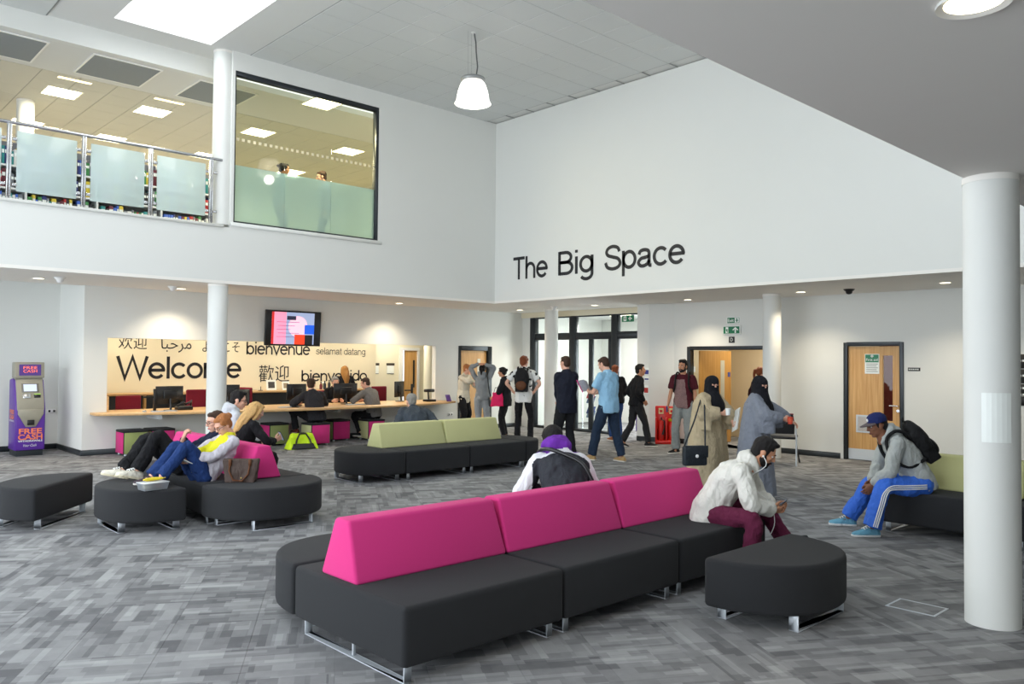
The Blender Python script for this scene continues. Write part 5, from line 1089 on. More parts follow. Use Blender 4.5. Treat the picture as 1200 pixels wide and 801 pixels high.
    if hair_style in ('short', 'quiff', 'crop', 'balding'):
        b = MB(); q = {'short': 1.0, 'quiff': 1.03, 'crop': .985, 'balding': .97}[hair_style]
        b.ball((0, -.026, .050), (.080 * q, .092 * q, .082 * q), n=20, k=14); b.ball((0, -.055, -.005), (.070 * q, .056 * q, .070 * q), n=18, k=12)
        if hair_style == 'quiff': b.ball((0, .028, .108), (.060, .060, .030)); b.ball((0, -.01, .12), (.062, .07, .025))
        if hair_style == 'short': b.ball((0, .032, .098), (.060, .050, .028)); b.ball((0, -.03, .06), (.088, .095, .080), n=18, k=12)
        if hair_style == 'crop': b.ball((0, .026, .088), (.060, .050, .032))
        for s in (-1, 1): b.ball((s * .069, .012, .016), (.011, .018, .034))
        hmesh(b, amp=.004 if hair_style == 'crop' else .008, sc=40)
    elif hair_style == 'afro':
        b = MB(); b.ball((0, -.016, .058), (.086, .100, .082), n=20, k=14); b.ball((0, -.05, .01), (.075, .06, .06)); hmesh(b, amp=.006, sc=90, st=(1, 1, 1))
    elif hair_style in ('bun', 'long', 'topbun', 'tail'):
        b = MB(); b.ball((0, -.030, .048), (.080, .091, .082), n=20, k=14); b.ball((0, -.055, -.008), (.072, .056, .072), n=18, k=12)
        for s in (-1, 1): b.ball((s * .064, .014, .044), (.018, .042, .036)); b.ball((s * .074, -.010, .0), (.012, .026, .038))
        b.ball((0, .026, .090), (.058, .050, .030))
        if hair_style == 'bun': b.ball((0, -.122, .050), (.040, .036, .038))
        if hair_style == 'topbun': b.ball((.015, -.10, .085), (.038, .040, .036))
        if hair_style == 'tail': b.tube([(0, -.10, .05), (0, -.15, .03), (0, -.155, -.06), (0, -.14, -.18)], [.025, .035, .032, .012], 10)
        if hair_style == 'long':
            dl = B.Rh.transposed() @ (B.R2 @ V((0, -.12, -1)).normalized()); bk = B.Rh.transposed() @ (B.R2 @ V((0, -1, 0)))
            for q in range(9):
                an_ = math.radians(200 + 140 * q / 8); x_, y_ = .078 * math.cos(an_), -.02 + .085 * math.sin(an_); s0 = V((x_ * .8, y_, .05)); ln = .44 - .12 * abs(q - 4) / 4
                b.tube([s0 + V((0, 0, .02)), V((x_ * 1.05, y_ * 1.05, -.01)), V((x_, y_, .0)) + dl * .11 + bk * .02, V((x_, y_, .0)) + dl * .22 + bk * .03, V((x_ * .85, y_, .0)) + dl * ln + bk * .02], [.028, .032, .032, .028, .010], 10)
            for s in (-1, 1): b.tube([V((s * .05, .035, .085)), V((s * .078, .018, .02)), V((s * .082, .005, -.02)) + dl * .06, V((s * .082, -.01, 0)) + dl * .2], [.02, .022, .022, .009], 8)
        hmesh(b, amp=.010, sc=26, st=(1.4, 1.4, .18) if hair_style == 'long' else (1, 1, .5))
    elif hair_style == 'niqab':
        b = MB(); b.ball((0, -.022, .040), (.104, .126, .106), n=22, k=14); b.ball((0, .010, -.045), (.088, .096, .095), n=20, k=12)
        rws = [(.01, -.016, .106, .116), (-.06, -.020, .108, .118), (-.13, -.02, .118, .126), (-.20, -.02, .160, .145), (-.27, -.015, .205, .165), (-.35, -.005, .215, .170), (-.40, .0, .20, .155)]
        b.loft([ring(V((0, y_, z_)), V((1, 0, 0)), V((0, 1, 0)), a_, c_, 22) for z_, y_, a_, c_ in rws])
        b.loft([ring(V((0, .085, -.10)), V((1, 0, 0)), V((0, 1, 0)), .07, .03, 14), ring(V((0, .115, -.22)), V((1, 0, 0)), V((0, 1, 0)), .095, .05, 14), ring(V((0, .13, -.36)), V((1, 0, 0)), V((0, 1, 0)), .10, .05, 14), ring(V((0, .125, -.46)), V((1, 0, 0)), V((0, 1, 0)), .07, .035, 14)])
        vo = hmesh(b, vox=.010, amp=.010, sc=13, st=(1, 1, .3), name='niqab')
        eb = MB(); eb.loft([[V((x_, .104 - x_ * x_ * 5.5 + dy, .012 + dz)) for dz, dy in ((-.011, .006), (-.011, -.02), (.011, -.02), (.011, .008))] for x_ in [-.052 + .013 * q for q in range(9)]])
        eb.M = Matrix.Identity(4); em = eb.mesh('eyeband'); 
        for v in em.vertices: v.co = HMs @ v.co
        link('eye_slit', fin(em, 'eye', sk), t)
        eb = MB()
        for s in (-1, 1): eb.ball((s * .03, .108, .012), (.012, .006, .006), 0); eb.tube([(s * .014, .112, .022), (s * .03, .114, .024), (s * .046, .104, .021)], .003, 6, 0)
        em = eb.mesh('eyes')
        for v in em.vertices: v.co = HMs @ v.co
        link('eyes', fin(em, 'eyes', M_IRIS), t)
    if P.get('beard'):
        b = MB(); b.ball((0, .030, -.070), (.056, .058, .040), n=16, k=10); b.ball((0, .060, -.092), (.034, .026, .022)); b.tube([(-.03, .076, -.052), (0, .094, -.044), (.03, .076, -.052)], [.006, .008, .006], 8)
        for s in (-1, 1): b.ball((s * .058, .010, -.040), (.012, .03, .042))
        hmesh(b, vox=.007, amp=.003, sc=80, name='beard', st=(1, 1, 1))
    if P.get('glasses'):
        b = MB()
        for s in (-1, 1):
            b.tube([(s * .031 + .020 * math.cos(a), .098 - (abs(s * .031 + .020 * math.cos(a))) ** 2 * 5, .008 + .015 * math.sin(a)) for a in [2 * math.pi * i / 14 for i in range(14)]], .0022, 6, 0, True); b.tube([(s * .051, .086, .012), (s * .076, .04, .014), (s * .080, -.01, .008)], .0022, 6)
        b.tube([(-.011, .098, .012), (.011, .098, .012)], .002, 6); m2 = b.mesh('g', smooth=True)
        for v in m2.vertices: v.co = HMs @ v.co
        link('glasses', fin(m2, 'glasses', M_BLACK), t)
    B.root = t; B.S = S; B.HM = HM; CAST.append((label, B)); return B
def world(B, p):
    r = B.root; return Matrix.Translation(r.location) @ Matrix.Rotation(r.rotation_euler[2], 4, 'Z') @ Matrix.Diagonal((B.S, B.S, B.S, 1)) @ V(p)
def wmat(B, M): r = B.root; return Matrix.Translation(r.location) @ Matrix.Rotation(r.rotation_euler[2], 4, 'Z') @ Matrix.Diagonal((B.S, B.S, B.S, 1)) @ M
def img(a): a = math.radians(a); d = f0 * math.cos(a) + r0 * math.sin(a); return (d.x, d.y)   # 0 away from the viewer, 90 to the viewer's right
def on_back(B, name, label, m, w=.15, h=.23, d=.085, straps=True, trim=None, seed=3, dz=0.0, cat='backpack'):
    # a rucksack worn on the person's back
    t = thing(name, label, cat); M = B.R2.to_4x4(); M = (B.R1.to_quaternion().slerp(B.R2.to_quaternion(), .35)).to_matrix().to_4x4(); M.translation = B.chest + B.R2 @ V((0, -.105 - d, -.02 + dz)); W = wmat(B, M)
    b = MB(); b.ball((0, 0, 0), (w, d, h), n=18, k=12); b.box((-w * .82, -d * .6, -h * .95), (w * .82, d * .85, h * .55))
    m2 = evaluated(b.mesh('b'), .013, 4); ripple(m2, .008, 14, seed); fin(m2, 'sack', m)
    o = link('sack', m2, t); b = MB(); b.ball((0, -d * .75, -h * .45), (w * .72, d * .5, h * .40), n=14, k=10); p_ = link('pocket', fin(evaluated(b.mesh('b'), .012, 3), 'pocket', trim or m), t)
    b = MB(); b.tube([(-.03, d * .2, h * .95), (0, d * .0, h * 1.12), (.03, d * .2, h * .95)], .008, 6); h_ = b.build('grab_loop', m, t, smooth=True)
    for ob in (o, p_, h_): ob.data.transform(W)
    if straps:
        for s in (-1, 1):
            pts = [B.chest + B.R2 @ V(q) for q in ((s * .09, -.15, .12), (s * .105, -.10, .225), (s * .115, .02, .245), (s * .125, .105, .15), (s * .13, .135, .02), (s * .165, .07, -.10), (s * .15, -.08, -.14))]
            b = MB(); tube_pts(b, pts, [.017] * len(pts), 8); q = b.build('strap', m, t, smooth=True); q.data.transform(wmat(B, Matrix.Identity(4)))
    return t
# ================================================================== PEOPLE: the cast
def rebase(t, loc):
    # put the root of a carried thing at its base
    loc = V(loc); t.location = loc
    for c in t.children: c.data.transform(Matrix.Translation(-loc))
def zone(B, me, rules, mats, R=None, o=None):
    R = (R or B.R2).transposed(); o = o or B.chest
    for m in mats: me.materials.append(m)
    for p in me.polygons:
        c = R @ (p.center - o)
        for k, fn in enumerate(rules):
            if fn(c): p.material_index = k + 1; break
# ---- foreground: man in white jacket bent over a phone
C_WJ = cloth('off_white_nylon', (222, 220, 212), .6, .04); C_PLUM = cloth('plum_cotton', (98, 34, 62))
pel = (5.74, 3.72); fc = V((.42, -.91)).normalized()
B = person('person in a puffy white jacket and plum trousers bent over a phone', pel, (fc.x, fc.y), 1.66,
    dict(pelvis=(0, 0, .53), lean=31, peltilt=12, hunch=22, headpitch=30, neckfwd=0, headyaw=8, headroll=0,
         wrist_r=(.05, .50, .56), wrist_l=(-.05, .515, .55), elbow_r=(1.0, -.25, -.45), elbow_l=(-1.0, -.3, -.3), hdir_r=(-.25, .95, .15), hdir_l=(.3, .95, .15), palm_r=(-.6, .1, .7), palm_l=(.6, .1, .7), hand_r='hold', hand_l='hold',
         ankle_r=(.26, .36, .085), ankle_l=(-.22, .60, .27), knee_r=(.5, 1, .8), knee_l=(-.5, .6, 1), footpitch_l=25, toe_l=22, beard=True),
    sk=SK_M, hr=H_BLK, hair_style='quiff', fine=True, top=dict(mat=C_WJ, name='jacket', loose=.034, hem=-.95, fold=.020, fscale=10, cuff=.044, hood=.80, collar=.07), low=dict(mat=C_PLUM, loose=.010), shoes=(30, 34, 46), seed=3)
t = thing('mobile_phone', 'dark phone in the hands of the man in the white jacket', 'phone'); M = wmat(B, Matrix.Translation((0, .60, .63)) @ Matrix.Rotation(math.radians(38), 4, 'X')); o = MB().box((-.075, -.037, -.004), (.075, .037, .004)).build('case', M_BLACK, t, bevel=.003, seg=2); o.data.transform(M)
o = MB().box((-.068, -.032, .004), (.068, .032, .0046)).build('screen', scr((60, 70, 90), .3), t); o.data.transform(M); rebase(t, M.translation)
e = B.HM @ V((.080, .0, -.02)); t = thing('earphones', 'white earphone and lead hanging from the ear of the man in the white jacket', 'earphones')
b = MB(); b.ball(tuple(e), .010); o = b.build('earbud', M_WHITEP, t, smooth=True); o.data.transform(wmat(B, Matrix.Identity(4)))
b = MB(); tube_pts(b, [e, e + V((.01, .02, -.08)), V((.08, .33, .82)), V((.10, .42, .70)), V((.03, .50, .62)), V((.02, .53, .46)), V((.03, .50, .36))], [.0035] * 7, 6); o = b.build('lead', M_WHITEP, t, smooth=True); o.data.transform(wmat(B, Matrix.Identity(4))); rebase(t, wmat(B, Matrix.Identity(4)) @ e)
# ---- man in the purple hoodie, back to the viewer
C_DG = cloth('dark_grey_shell', (52, 54, 60)); C_WH = cloth('white_shell', (232, 232, 236), .7, .03); C_PP = cloth('purple_fleece', (108, 48, 160))
C_HOOD = C_PP
def z_hood(B, me):
    zone(B, me, [lambda c: c.z > .135 and abs(c.x) < .115 and c.y < .02 or c.z > .205 and abs(c.x) < .13, lambda c: c.z > .165 and abs(c.x) < .20 and c.y < .03, lambda c: c.z > .055 + .35 * max(0, .15 - abs(c.x)) and (c.z > .10 - .6 * max(0, abs(c.x) - .20)) or (abs(c.x) > .235 and c.y > -.03)], [C_PP, C_PP, C_WH])
B = person('person in a purple hooded white and grey jacket seen from behind on the pink row', (4.83, 4.46), (.52, .85), 1.86,
    dict(pelvis=(0, 0, .48), lean=36, peltilt=15, hunch=24, headpitch=30, shrug=-.01, shw=.168, neckfwd=2, headyaw=6, wrist_r=(.10, .46, .60), wrist_l=(-.12, .46, .60), elbow_r=(.7, -.2, -.8), elbow_l=(-.7, -.2, -.8), ankle_r=(.16, .50, .085), ankle_l=(-.16, .50, .085)),
    sk=SK_D, hr=H_BLK, hair_style='afro', fine=True, top=dict(mat=C_DG, name='jacket', loose=.026, fold=.016, hood=1.05, zones=z_hood), low=dict(mat=cloth('black_jersey', (28, 28, 30)), loose=.01), seed=5)
t = thing('shoulder_strap_bag', 'black bag strap across the back of the purple hooded jacket', 'bag'); pts = [B.chest + B.R2 @ V(q) for q in ((-.17, .02, .20), (-.155, -.07, .19), (-.10, -.14, .11), (.0, -.165, .0), (.11, -.155, -.11), (.18, -.06, -.22))]
b = MB(); tube_pts(b, pts, [.016] * 6, 8); o = b.build('strap', M_BLACK, t, smooth=True); o.data.transform(wmat(B, Matrix.Identity(4)))
b = MB().box((.14, -.16, -.06), (.30, .0, .10)); o = b.build('pouch', M_BLACK, t, bevel=.03, seg=2); o.data.transform(wmat(B, Matrix.Translation(B.pel + V((-.03, .02, .02))))); rebase(t, wmat(B, Matrix.Identity(4)) @ (B.pel + V((.2, 0, 0))))
# ---- man in blue tracksuit trousers with cap and rucksack
C_GH = cloth('heather_grey_jersey', (172, 176, 174), .95, .08, 80); C_BL = cloth('bright_blue_poly', (58, 110, 214), .6)
B = person('person in grey hoodie, navy cap and bright blue striped tracksuit trousers', (8.57, 3.12), img(278), 1.76,
    dict(pelvis=(0, 0, .53), lean=29, peltilt=6, hunch=18, headpitch=16, headyaw=6, neckfwd=6, wrist_r=(.05, .44, .50), wrist_l=(-.05, .46, .48), elbow_r=(1, -.3, -.2), elbow_l=(-1, -.3, -.2), hdir_r=(-.3, .55, -.8), hdir_l=(.3, .5, -.85),
         ankle_r=(.27, .61, .085), ankle_l=(-.25, .53, .085), knee_r=(.35, 1, .6), knee_l=(-.35, 1, .6), laces=True),
    sk=SK_B, hr=H_BLK, hair_style='crop', fine=True, top=dict(mat=C_GH, name='hoodie', loose=.024, fold=.014, hood=.95, cuff=.042, hem=-.6), low=dict(mat=C_BL, loose=.016, cuff=.075, stripes=True), shoes=(110, 170, 196), sole=(228, 230, 230), seed=8)
t = thing('baseball_cap', 'navy baseball cap on the man in bright blue trousers', 'cap'); M = wmat(B, B.HM); C_CAP = cloth('navy_cap', (32, 42, 92))
b = MB(); b.lathe((0, -.012, .040), [(.094, 0), (.094, .030), (.085, .062), (.058, .086), (.02, .096), (.001, .097)], 24); o = b.build('crown', C_CAP, t, smooth=True); o.data.transform(M)
b = MB(); n = 13; up_, dn_ = [], []
for i in range(n): a = math.radians(18 + 144 * i / (n - 1)); up_.append((.088 * math.cos(a), -.012 + .088 * math.sin(a))); dn_.append((.082 * math.cos(a), .012 + .155 * math.sin(a)))
for zz in (.046, .052): b.add([(p[0], p[1], zz) for p in up_] + [(p[0], p[1], zz - .018) for p in dn_], [(i, i + 1, n + i + 1, n + i) if zz < .05 else (i + 1, i, n + i, n + i + 1) for i in range(n - 1)])
o = b.build('peak', cloth('grey_peak', (96, 86, 88)), t, smooth=True); o.data.transform(M)
b = MB(); b.ball((0, .078, .078), (.020, .008, .018)); o = b.build('badge', M_WHITEP, t, smooth=True); o.data.transform(M); rebase(t, M.translation)
rebase(on_back(B, 'backpack', 'black rucksack on the man in bright blue trousers', cloth('black_nylon', (22, 22, 24), .7), .15, .24, .09), world(B, B.chest + B.R2 @ V((0, -.2, -.2))))
# ---- woman in yellow top with feet up
C_NV = cloth('navy_denim', (30, 54, 104)); C_YL = cloth('yellow_jersey', (226, 222, 52)); C_LG = cloth('pale_grey_knit', (196, 192, 200))
def z_yel(B, me): zone(B, me, [lambda c: c.y > .045 and abs(c.x) < .115 and c.z < .26, lambda c: c.z > .185 and abs(c.x) < .085], [C_YL, C_YL])
B = person('person with ginger bun in yellow top and grey cardigan, feet propped on the ottoman', (3.46, 8.44), (-.99, -.08), 1.62,
    dict(pelvis=(0, 0, .53), lean=-50, peltilt=-34, hunch=36, headpitch=32, headyaw=6, neckfwd=12, wrist_r=(.10, .22, .70), wrist_l=(-.09, .20, .70), elbow_r=(1, -.7, -.5), elbow_l=(-1, -.7, -.5), hdir_r=(-.6, .8, .0), hdir_l=(.6, .8, .0),
         ankle_r=(.04, .58, .545), ankle_l=(-.09, .53, .545), knee_r=(.0, .4, 1), knee_l=(-.05, .4, 1), glasses=True),
    sk=SK_L, hr=H_GIN, hair_style='bun', female=True, fine=True, top=dict(mat=C_LG, name='cardigan', loose=.016, chest=.03, zones=z_yel, hem=-.45), low=dict(mat=C_NV, loose=.006), shoes=(70, 58, 66), sole=(200, 196, 190), seed=11)
t = thing('notebook', 'white open notebook in the lap of the woman in yellow', 'notebook'); M = wmat(B, Matrix.Translation((0, .30, .70)) @ Matrix.Rotation(math.radians(28), 4, 'X'))
for s in (-1, 1): o = MB().box((s * .002, -.10, 0), (s * .15, .10, .006)).build('page_block', M_SIGNW, t); o.data.transform(M @ Matrix.Rotation(-s * .1, 4, 'Y'))
rebase(t, M.translation)
# ---- reclining man beside her
C_BLK = cloth('black_cotton', (26, 26, 29)); C_NVH = cloth('navy_hoodie', (32, 38, 60))
B = person('person with glasses in navy hoodie and black trousers reclining with feet up', (3.44, 9.02), (-.985, .10), 1.76,
    dict(pelvis=(0, 0, .535), lean=-70, peltilt=-50, hunch=42, headpitch=10, headyaw=4, neckfwd=14, wrist_r=(.03, -.03, .80), wrist_l=(-.10, .10, .66), elbow_r=(.7, .2, -1), elbow_l=(-1, -.6, -.4), hdir_r=(-.2, -.25, .9), palm_r=(0, -1, 0), hand_r='grip',
         ankle_r=(-.06, .60, .515), ankle_l=(-.22, .50, .515), knee_r=(.1, .3, 1), knee_l=(-.05, .3, 1), glasses=True, laces=True, footpitch_r=14, footpitch_l=14),
    sk=SK_L, hr=H_BRN, hair_style='crop', fine=True, top=dict(mat=C_NVH, name='hoodie', loose=.022, hood=.9), low=dict(mat=C_BLK, loose=.008), shoes=(232, 226, 210), sole=(226, 216, 188), seed=14)
# ---- pair on the other side of those seats
B = person('person with dark hair and glasses in pale grey top behind the pink backrest', (4.40, 10.10), (.97, -.1), 1.76,
    dict(pelvis=(0, 0, .50), lean=8, hunch=10, headpitch=12, headyaw=-22, wrist_r=(.10, .42, .62), wrist_l=(-.12, .42, .62), ankle_r=(.12, .45, .085), ankle_l=(-.12, .45, .085), glasses=True), sk=SK_L, hr=H_BLK, hair_style='quiff', fine=True, top=dict(mat=cloth('pale_grey_fleece', (196, 200, 206)), name='top', loose=.02, hood=.9), low=dict(mat=C_NV), seed=17)
B = person('person with long blonde hair in black top holding a phone behind the pink backrest', (4.40, 9.66), (.99, .05), 1.62,
    dict(pelvis=(0, 0, .50), lean=10, hunch=18, headpitch=24, headyaw=-10, wrist_r=(.20, .42, .72), wrist_l=(-.08, .38, .66), elbow_r=(1, -.6, -.4), hdir_r=(.25, .8, .5), palm_r=(-.9, 0, .4), hand_r='hold', ankle_r=(.1, .42, .085), ankle_l=(-.1, .42, .085)), sk=SK_L, hr=H_BLD, hair_style='long', female=True, fine=True, top=dict(mat=C_BLK, name='top', loose=.012, chest=.02), low=dict(mat=C_BLK), seed=19)
t = thing('mobile_phone', 'small phone in the raised hand of the blonde woman', 'phone'); M = wmat(B, Matrix.Translation(B.limb['r'][2] + V((.01, .09, .06))) @ Matrix.Rotation(.5, 4, 'X')); o = MB().box((-.035, -.004, -.07), (.035, .004, .07)).build('case', M_BLACK, t, bevel=.002, seg=1); o.data.transform(M); o = MB().box((-.03, -.0048, -.062), (.03, -.004, .062)).build('screen', scr((150, 160, 180), .4), t); o.data.transform(M); rebase(t, M.translation)
# ---- at the counter
B = person('person in dark jacket sitting on a cube stool at the counter', (8.16, 14.42), (.10, .99), 1.78,
    dict(pelvis=(0, 0, .545), lean=17, hunch=14, headpitch=8, headyaw=-30, wrist_r=(.12, .42, .80), wrist_l=(-.22, .40, .80), elbow_r=(1, -.5, -.3), elbow_l=(-1, -.5, -.3), ankle_r=(.12, .20, .20), ankle_l=(-.30, .24, .30), knee_l=(-1, .8, .3)), sk=SK_L, hr=H_BRN, hair_style='short', top=dict(mat=cloth('charcoal_softshell', (48, 48, 52)), name='jacket', loose=.026, hem=-.6), low=dict(mat=C_BLK), seed=21, shoes=(90, 40, 30))
B = person('person in grey sweater sitting at the counter beside the receptionist', (9.66, 14.60), (-.30, .95), 1.78,
    dict(pelvis=(0, 0, .545), lean=14, hunch=12, headpitch=18, headyaw=22, wrist_r=(.16, .44, .80), wrist_l=(-.16, .46, .80), elbow_r=(1, -.5, -.2), elbow_l=(-1, -.5, -.2), ankle_r=(.12, .22, .15), ankle_l=(-.2, .20, .15)), sk=SK_L, hr=H_BRN, hair_style='crop', top=dict(mat=cloth('mid_grey_knit', (112, 110, 108)), name='sweater', loose=.016), low=dict(mat=C_BLK), seed=23)
B = person('person with grey hair in slate jacket sitting behind the lime backrest', (7.76, 10.46), (.30, .95), 1.76,
    dict(pelvis=(0, 0, .46), lean=24, hunch=24, headpitch=10, headyaw=0, wrist_r=(.46, .12, .52), wrist_l=(-.22, .34, .62), elbow_r=(.6, -.5, -.8), ankle_r=(.14, .46, .085), ankle_l=(-.14, .46, .085), shw=.19), sk=SK_L, hr=H_GRY, hair_style='short', top=dict(mat=cloth('slate_wax', (58, 66, 76), .6), name='jacket', loose=.032, fold=.018, collar=.072), low=dict(mat=C_BLK), seed=25, build=1.1)
B = person('person with grey hair in black suit sitting behind the reception counter', (9.46, 15.98), (-.25, -.97), 1.72,
    dict(pelvis=(0, 0, .57), lean=8, hunch=10, headpitch=14, wrist_r=(.12, .40, .80), wrist_l=(-.12, .40, .80), ankle_r=(.1, .30, .085), ankle_l=(-.1, .30, .085)), sk=SK_L, hr=H_GRY, hair_style='bun', female=True, top=dict(mat=C_BLK, name='suit_jacket', loose=.01, chest=.02), low=dict(mat=C_BLK), seed=27)
B = person('person with blonde hair in black top standing at the storage unit', (10.17, 16.62), (.2, .98), 1.56,
    dict(lean=2, headpitch=4, wrist_r=(.2, .2, 1.0), wrist_l=(-.2, .2, 1.0)), sk=SK_L, hr=hair('honey_blonde', (160, 110, 52)), hair_style='long', female=True, top=dict(mat=C_BLK, name='top', loose=.01), low=dict(mat=C_BLK), seed=29)
# ---- queue by the entrance
C_CRM = cloth('cream_knit', (214, 206, 188)); C_MG = cloth('marl_grey_fleece', (134, 138, 140), .95, .08, 80)
B = person('person in long cream cardigan and black trousers before the oak door', (12.20, 14.68), img(120), 1.62,
    dict(lean=3, headpitch=12, headyaw=20, wrist_r=(.02, .20, 1.46), wrist_l=(-.12, .26, 1.22), elbow_r=(1, .2, -.8), elbow_l=(-1, .1, -.8), hdir_r=(-.2, .2, .9)), sk=SK_L, hr=H_GIN, hair_style='short', female=True, top=dict(mat=C_CRM, name='cardigan', loose=.022, hem=-1.3), low=dict(mat=C_BLK, loose=.02), seed=31)
B = person('person in grey tracksuit with both hands on her head', (12.0, 13.78), img(8), 1.62,
    dict(lean=0, hunch=0, headpitch=-4, wrist_r=(.07, -.06, 1.76), wrist_l=(-.07, -.06, 1.76), elbow_r=(1, .25, .15), elbow_l=(-1, .25, .15), hdir_r=(-1, -.1, .1), hdir_l=(1, -.1, .1), palm_r=(0, .3, -1), palm_l=(0, .3, -1), hand_r='flat', hand_l='flat'), sk=SK_M, hr=H_BLK, hair_style='tail', female=True, top=dict(mat=C_MG, name='hoodie', loose=.012, hood=.95), low=dict(mat=cloth('pale_marl_jersey', (156, 160, 162), .95, .08, 80), loose=.01), shoes=(210, 210, 210), seed=33)
t = thing('shoulder_bag', 'black shoulder bag hanging from the woman in the grey tracksuit', 'bag'); b = MB(); tube_pts(b, [V((.10, .02, 1.50)), V((.15, -.12, 1.42)), V((.20, -.14, 1.10)), V((.24, -.08, .95))], [.014] * 4, 6); o = b.build('strap', M_BLACK, t, smooth=True); o.data.transform(wmat(B, Matrix.Identity(4))); o = MB().box((.20, -.2, .72), (.30, .06, .96)).build('pouch', M_BLACK, t, bevel=.03, seg=2); o.data.transform(wmat(B, Matrix.Identity(4))); rebase(t, world(B, (.25, -.07, .72)))
B = person('person in black coat and dark scarf standing sideways in the queue', (11.95, 12.95), img(282), 1.57,
    dict(lean=2, headpitch=4, headyaw=-8, wrist_r=(.14, .26, 1.02), wrist_l=(-.10, .28, 1.0), elbow_r=(1, -.6, -.4), elbow_l=(-1, -.8, -.4)), sk=SK_M, hr=H_BLK, hair_style='bun', female=True, top=dict(mat=cloth('black_wool', (30, 30, 34)), name='coat', loose=.03, hem=-1.1, collar=.085), low=dict(mat=C_BLK), seed=35)
t = thing('tote_bag', 'bright pink bag hanging beside the woman in the black coat', 'bag', (11.72, 12.95, .72)); b = MB(); b.prism([(-.14, -.06), (.14, -.06), (.14, .06), (-.14, .06)], 0, .30, 0, [(-.11, -.03), (.11, -.03), (.11, .03), (-.11, .03)]); m2 = evaluated(b.mesh('b'), .014, 3); ripple(m2, .02, 9, 4); o = link('sack', fin(m2, 'sack', cloth('hot_pink_nylon', (226, 34, 96), .6)), t); MB().tube([(-.08, 0, .29), (-.05, 0, .40), (.05, 0, .40), (.08, 0, .29)], .008, 6).build('handle', M_BLACK, t, smooth=True); t.rotation_euler = (0, 0, math.atan2(-img(0)[0], img(0)[1]))
C_WT = cloth('white_print_tee', (228, 228, 224), .9, .03)
def z_tee(B, me):
    me.materials.append(C_BLK)
    for p in me.polygons:
        if noise.noise(p.center * 13 + V((3, 1, 2))) > .34: p.material_index = 1
B = person('person in white spotted t-shirt with hands on hips in the queue', (11.73, 12.15), img(12), 1.82,
    dict(lean=0, headpitch=-2, headyaw=-20, wrist_r=(.20, .04, 1.0), wrist_l=(-.20, .02, 1.0), elbow_r=(1, -.45, .0), elbow_l=(-1, -.45, .0), hdir_r=(-.6, .5, -.5), hdir_l=(.6, .5, -.5), ankle_r=(.15, 0, .085), ankle_l=(-.13, .04, .085)), sk=SK_L, hr=H_AUB, hair_style='topbun', top=dict(mat=C_WT, name='t_shirt', sleeve='short', loose=.014, hem=-1.0, zones=z_tee), low=dict(mat=C_BLK), seed=37)
rebase(on_back(B, 'backpack', 'black rucksack with tan base on the man in the spotted t-shirt', cloth('black_canvas', (30, 30, 30), .8), .155, .25, .09, trim=cloth('tan_leather', (96, 58, 34), .6)), world(B, B.chest + B.R2 @ V((0, -.2, -.2))))
B = person('person in dark suit jacket with hands clasped waiting in the queue', (10.40, 9.68), img(335), 1.80,
    dict(lean=0, headpitch=2, headyaw=14, wrist_r=(.05, .20, .93), wrist_l=(-.03, .22, .93), elbow_r=(1, -.7, 0), elbow_l=(-1, -.7, 0), hdir_r=(-.8, .4, -.2), hdir_l=(.8, .4, -.2), ankle_r=(.10, -.02, .085), ankle_l=(-.10, .04, .085)), sk=SK_L, hr=H_BRN, hair_style='crop', top=dict(mat=cloth('navy_suiting', (30, 33, 46)), name='jacket', loose=.022, hem=-1.25, fold=.009), low=dict(mat=cloth('black_suiting', (32, 33, 36)), loose=.012), seed=39)
B = person('person in pale blue polo shirt and jeans reading a leaflet', (10.58, 8.87), img(318), 1.80,
    dict(lean=2, headpitch=24, headyaw=6, twist=0, wrist_r=(.12, .32, 1.13), wrist_l=(-.10, .34, 1.14), elbow_r=(.8, -.6, -.8), elbow_l=(-.8, -.6, -.8), hand_r='hold', hand_l='hold', palm_r=(-.7, -.2, .6), palm_l=(.7, -.2, .6), ankle_r=(.20, -.12, .085), ankle_l=(-.16, .24, .085), toe_l=10), sk=SK_L, hr=H_BRN, hair_style='crop', top=dict(mat=cloth('pale_blue_pique', (146, 190, 220), .9, .03), name='polo_shirt', sleeve='short', loose=.022, hem=-1.0), low=dict(mat=cloth('dark_denim', (36, 50, 70)), loose=.012), shoes=(178, 146, 100), seed=41)
t = thing('leaflet', 'folded leaflet with pink edge held by the man in the blue polo', 'leaflet'); M = wmat(B, Matrix.Translation((.0, .46, 1.18)) @ Matrix.Rotation(math.radians(-35), 4, 'X'))
for s in (-1, 1): o = MB().box((s * .002, -.004, -.02), (s * .12, .0, .20)).build('page', mat('grey_print_page', (150, 150, 160), .6, var=.4, scale=40), t); o.data.transform(M @ Matrix.Rotation(s * .35, 4, 'Z'))
o = MB().box((-.13, -.005, -.03), (-.115, .002, .22)).build('pink_edge', mat('pink_ink', (200, 40, 120), .6), t); o.data.transform(M @ Matrix.Rotation(-.35, 4, 'Z')); rebase(t, M.translation)
B = person('person with auburn hair in dark jacket and jeans facing the entrance', (13.55, 11.15), img(345), 1.63, dict(headpitch=6, headyaw=-10, wrist_r=(.16, .18, .98), wrist_l=(-.16, .18, .98)), sk=SK_L, hr=H_AUB, hair_style='short', top=dict(mat=C_BLK, name='jacket', loose=.028), low=dict(mat=cloth('mid_denim', (44, 70, 120))), shoes=(150, 90, 50), seed=43)
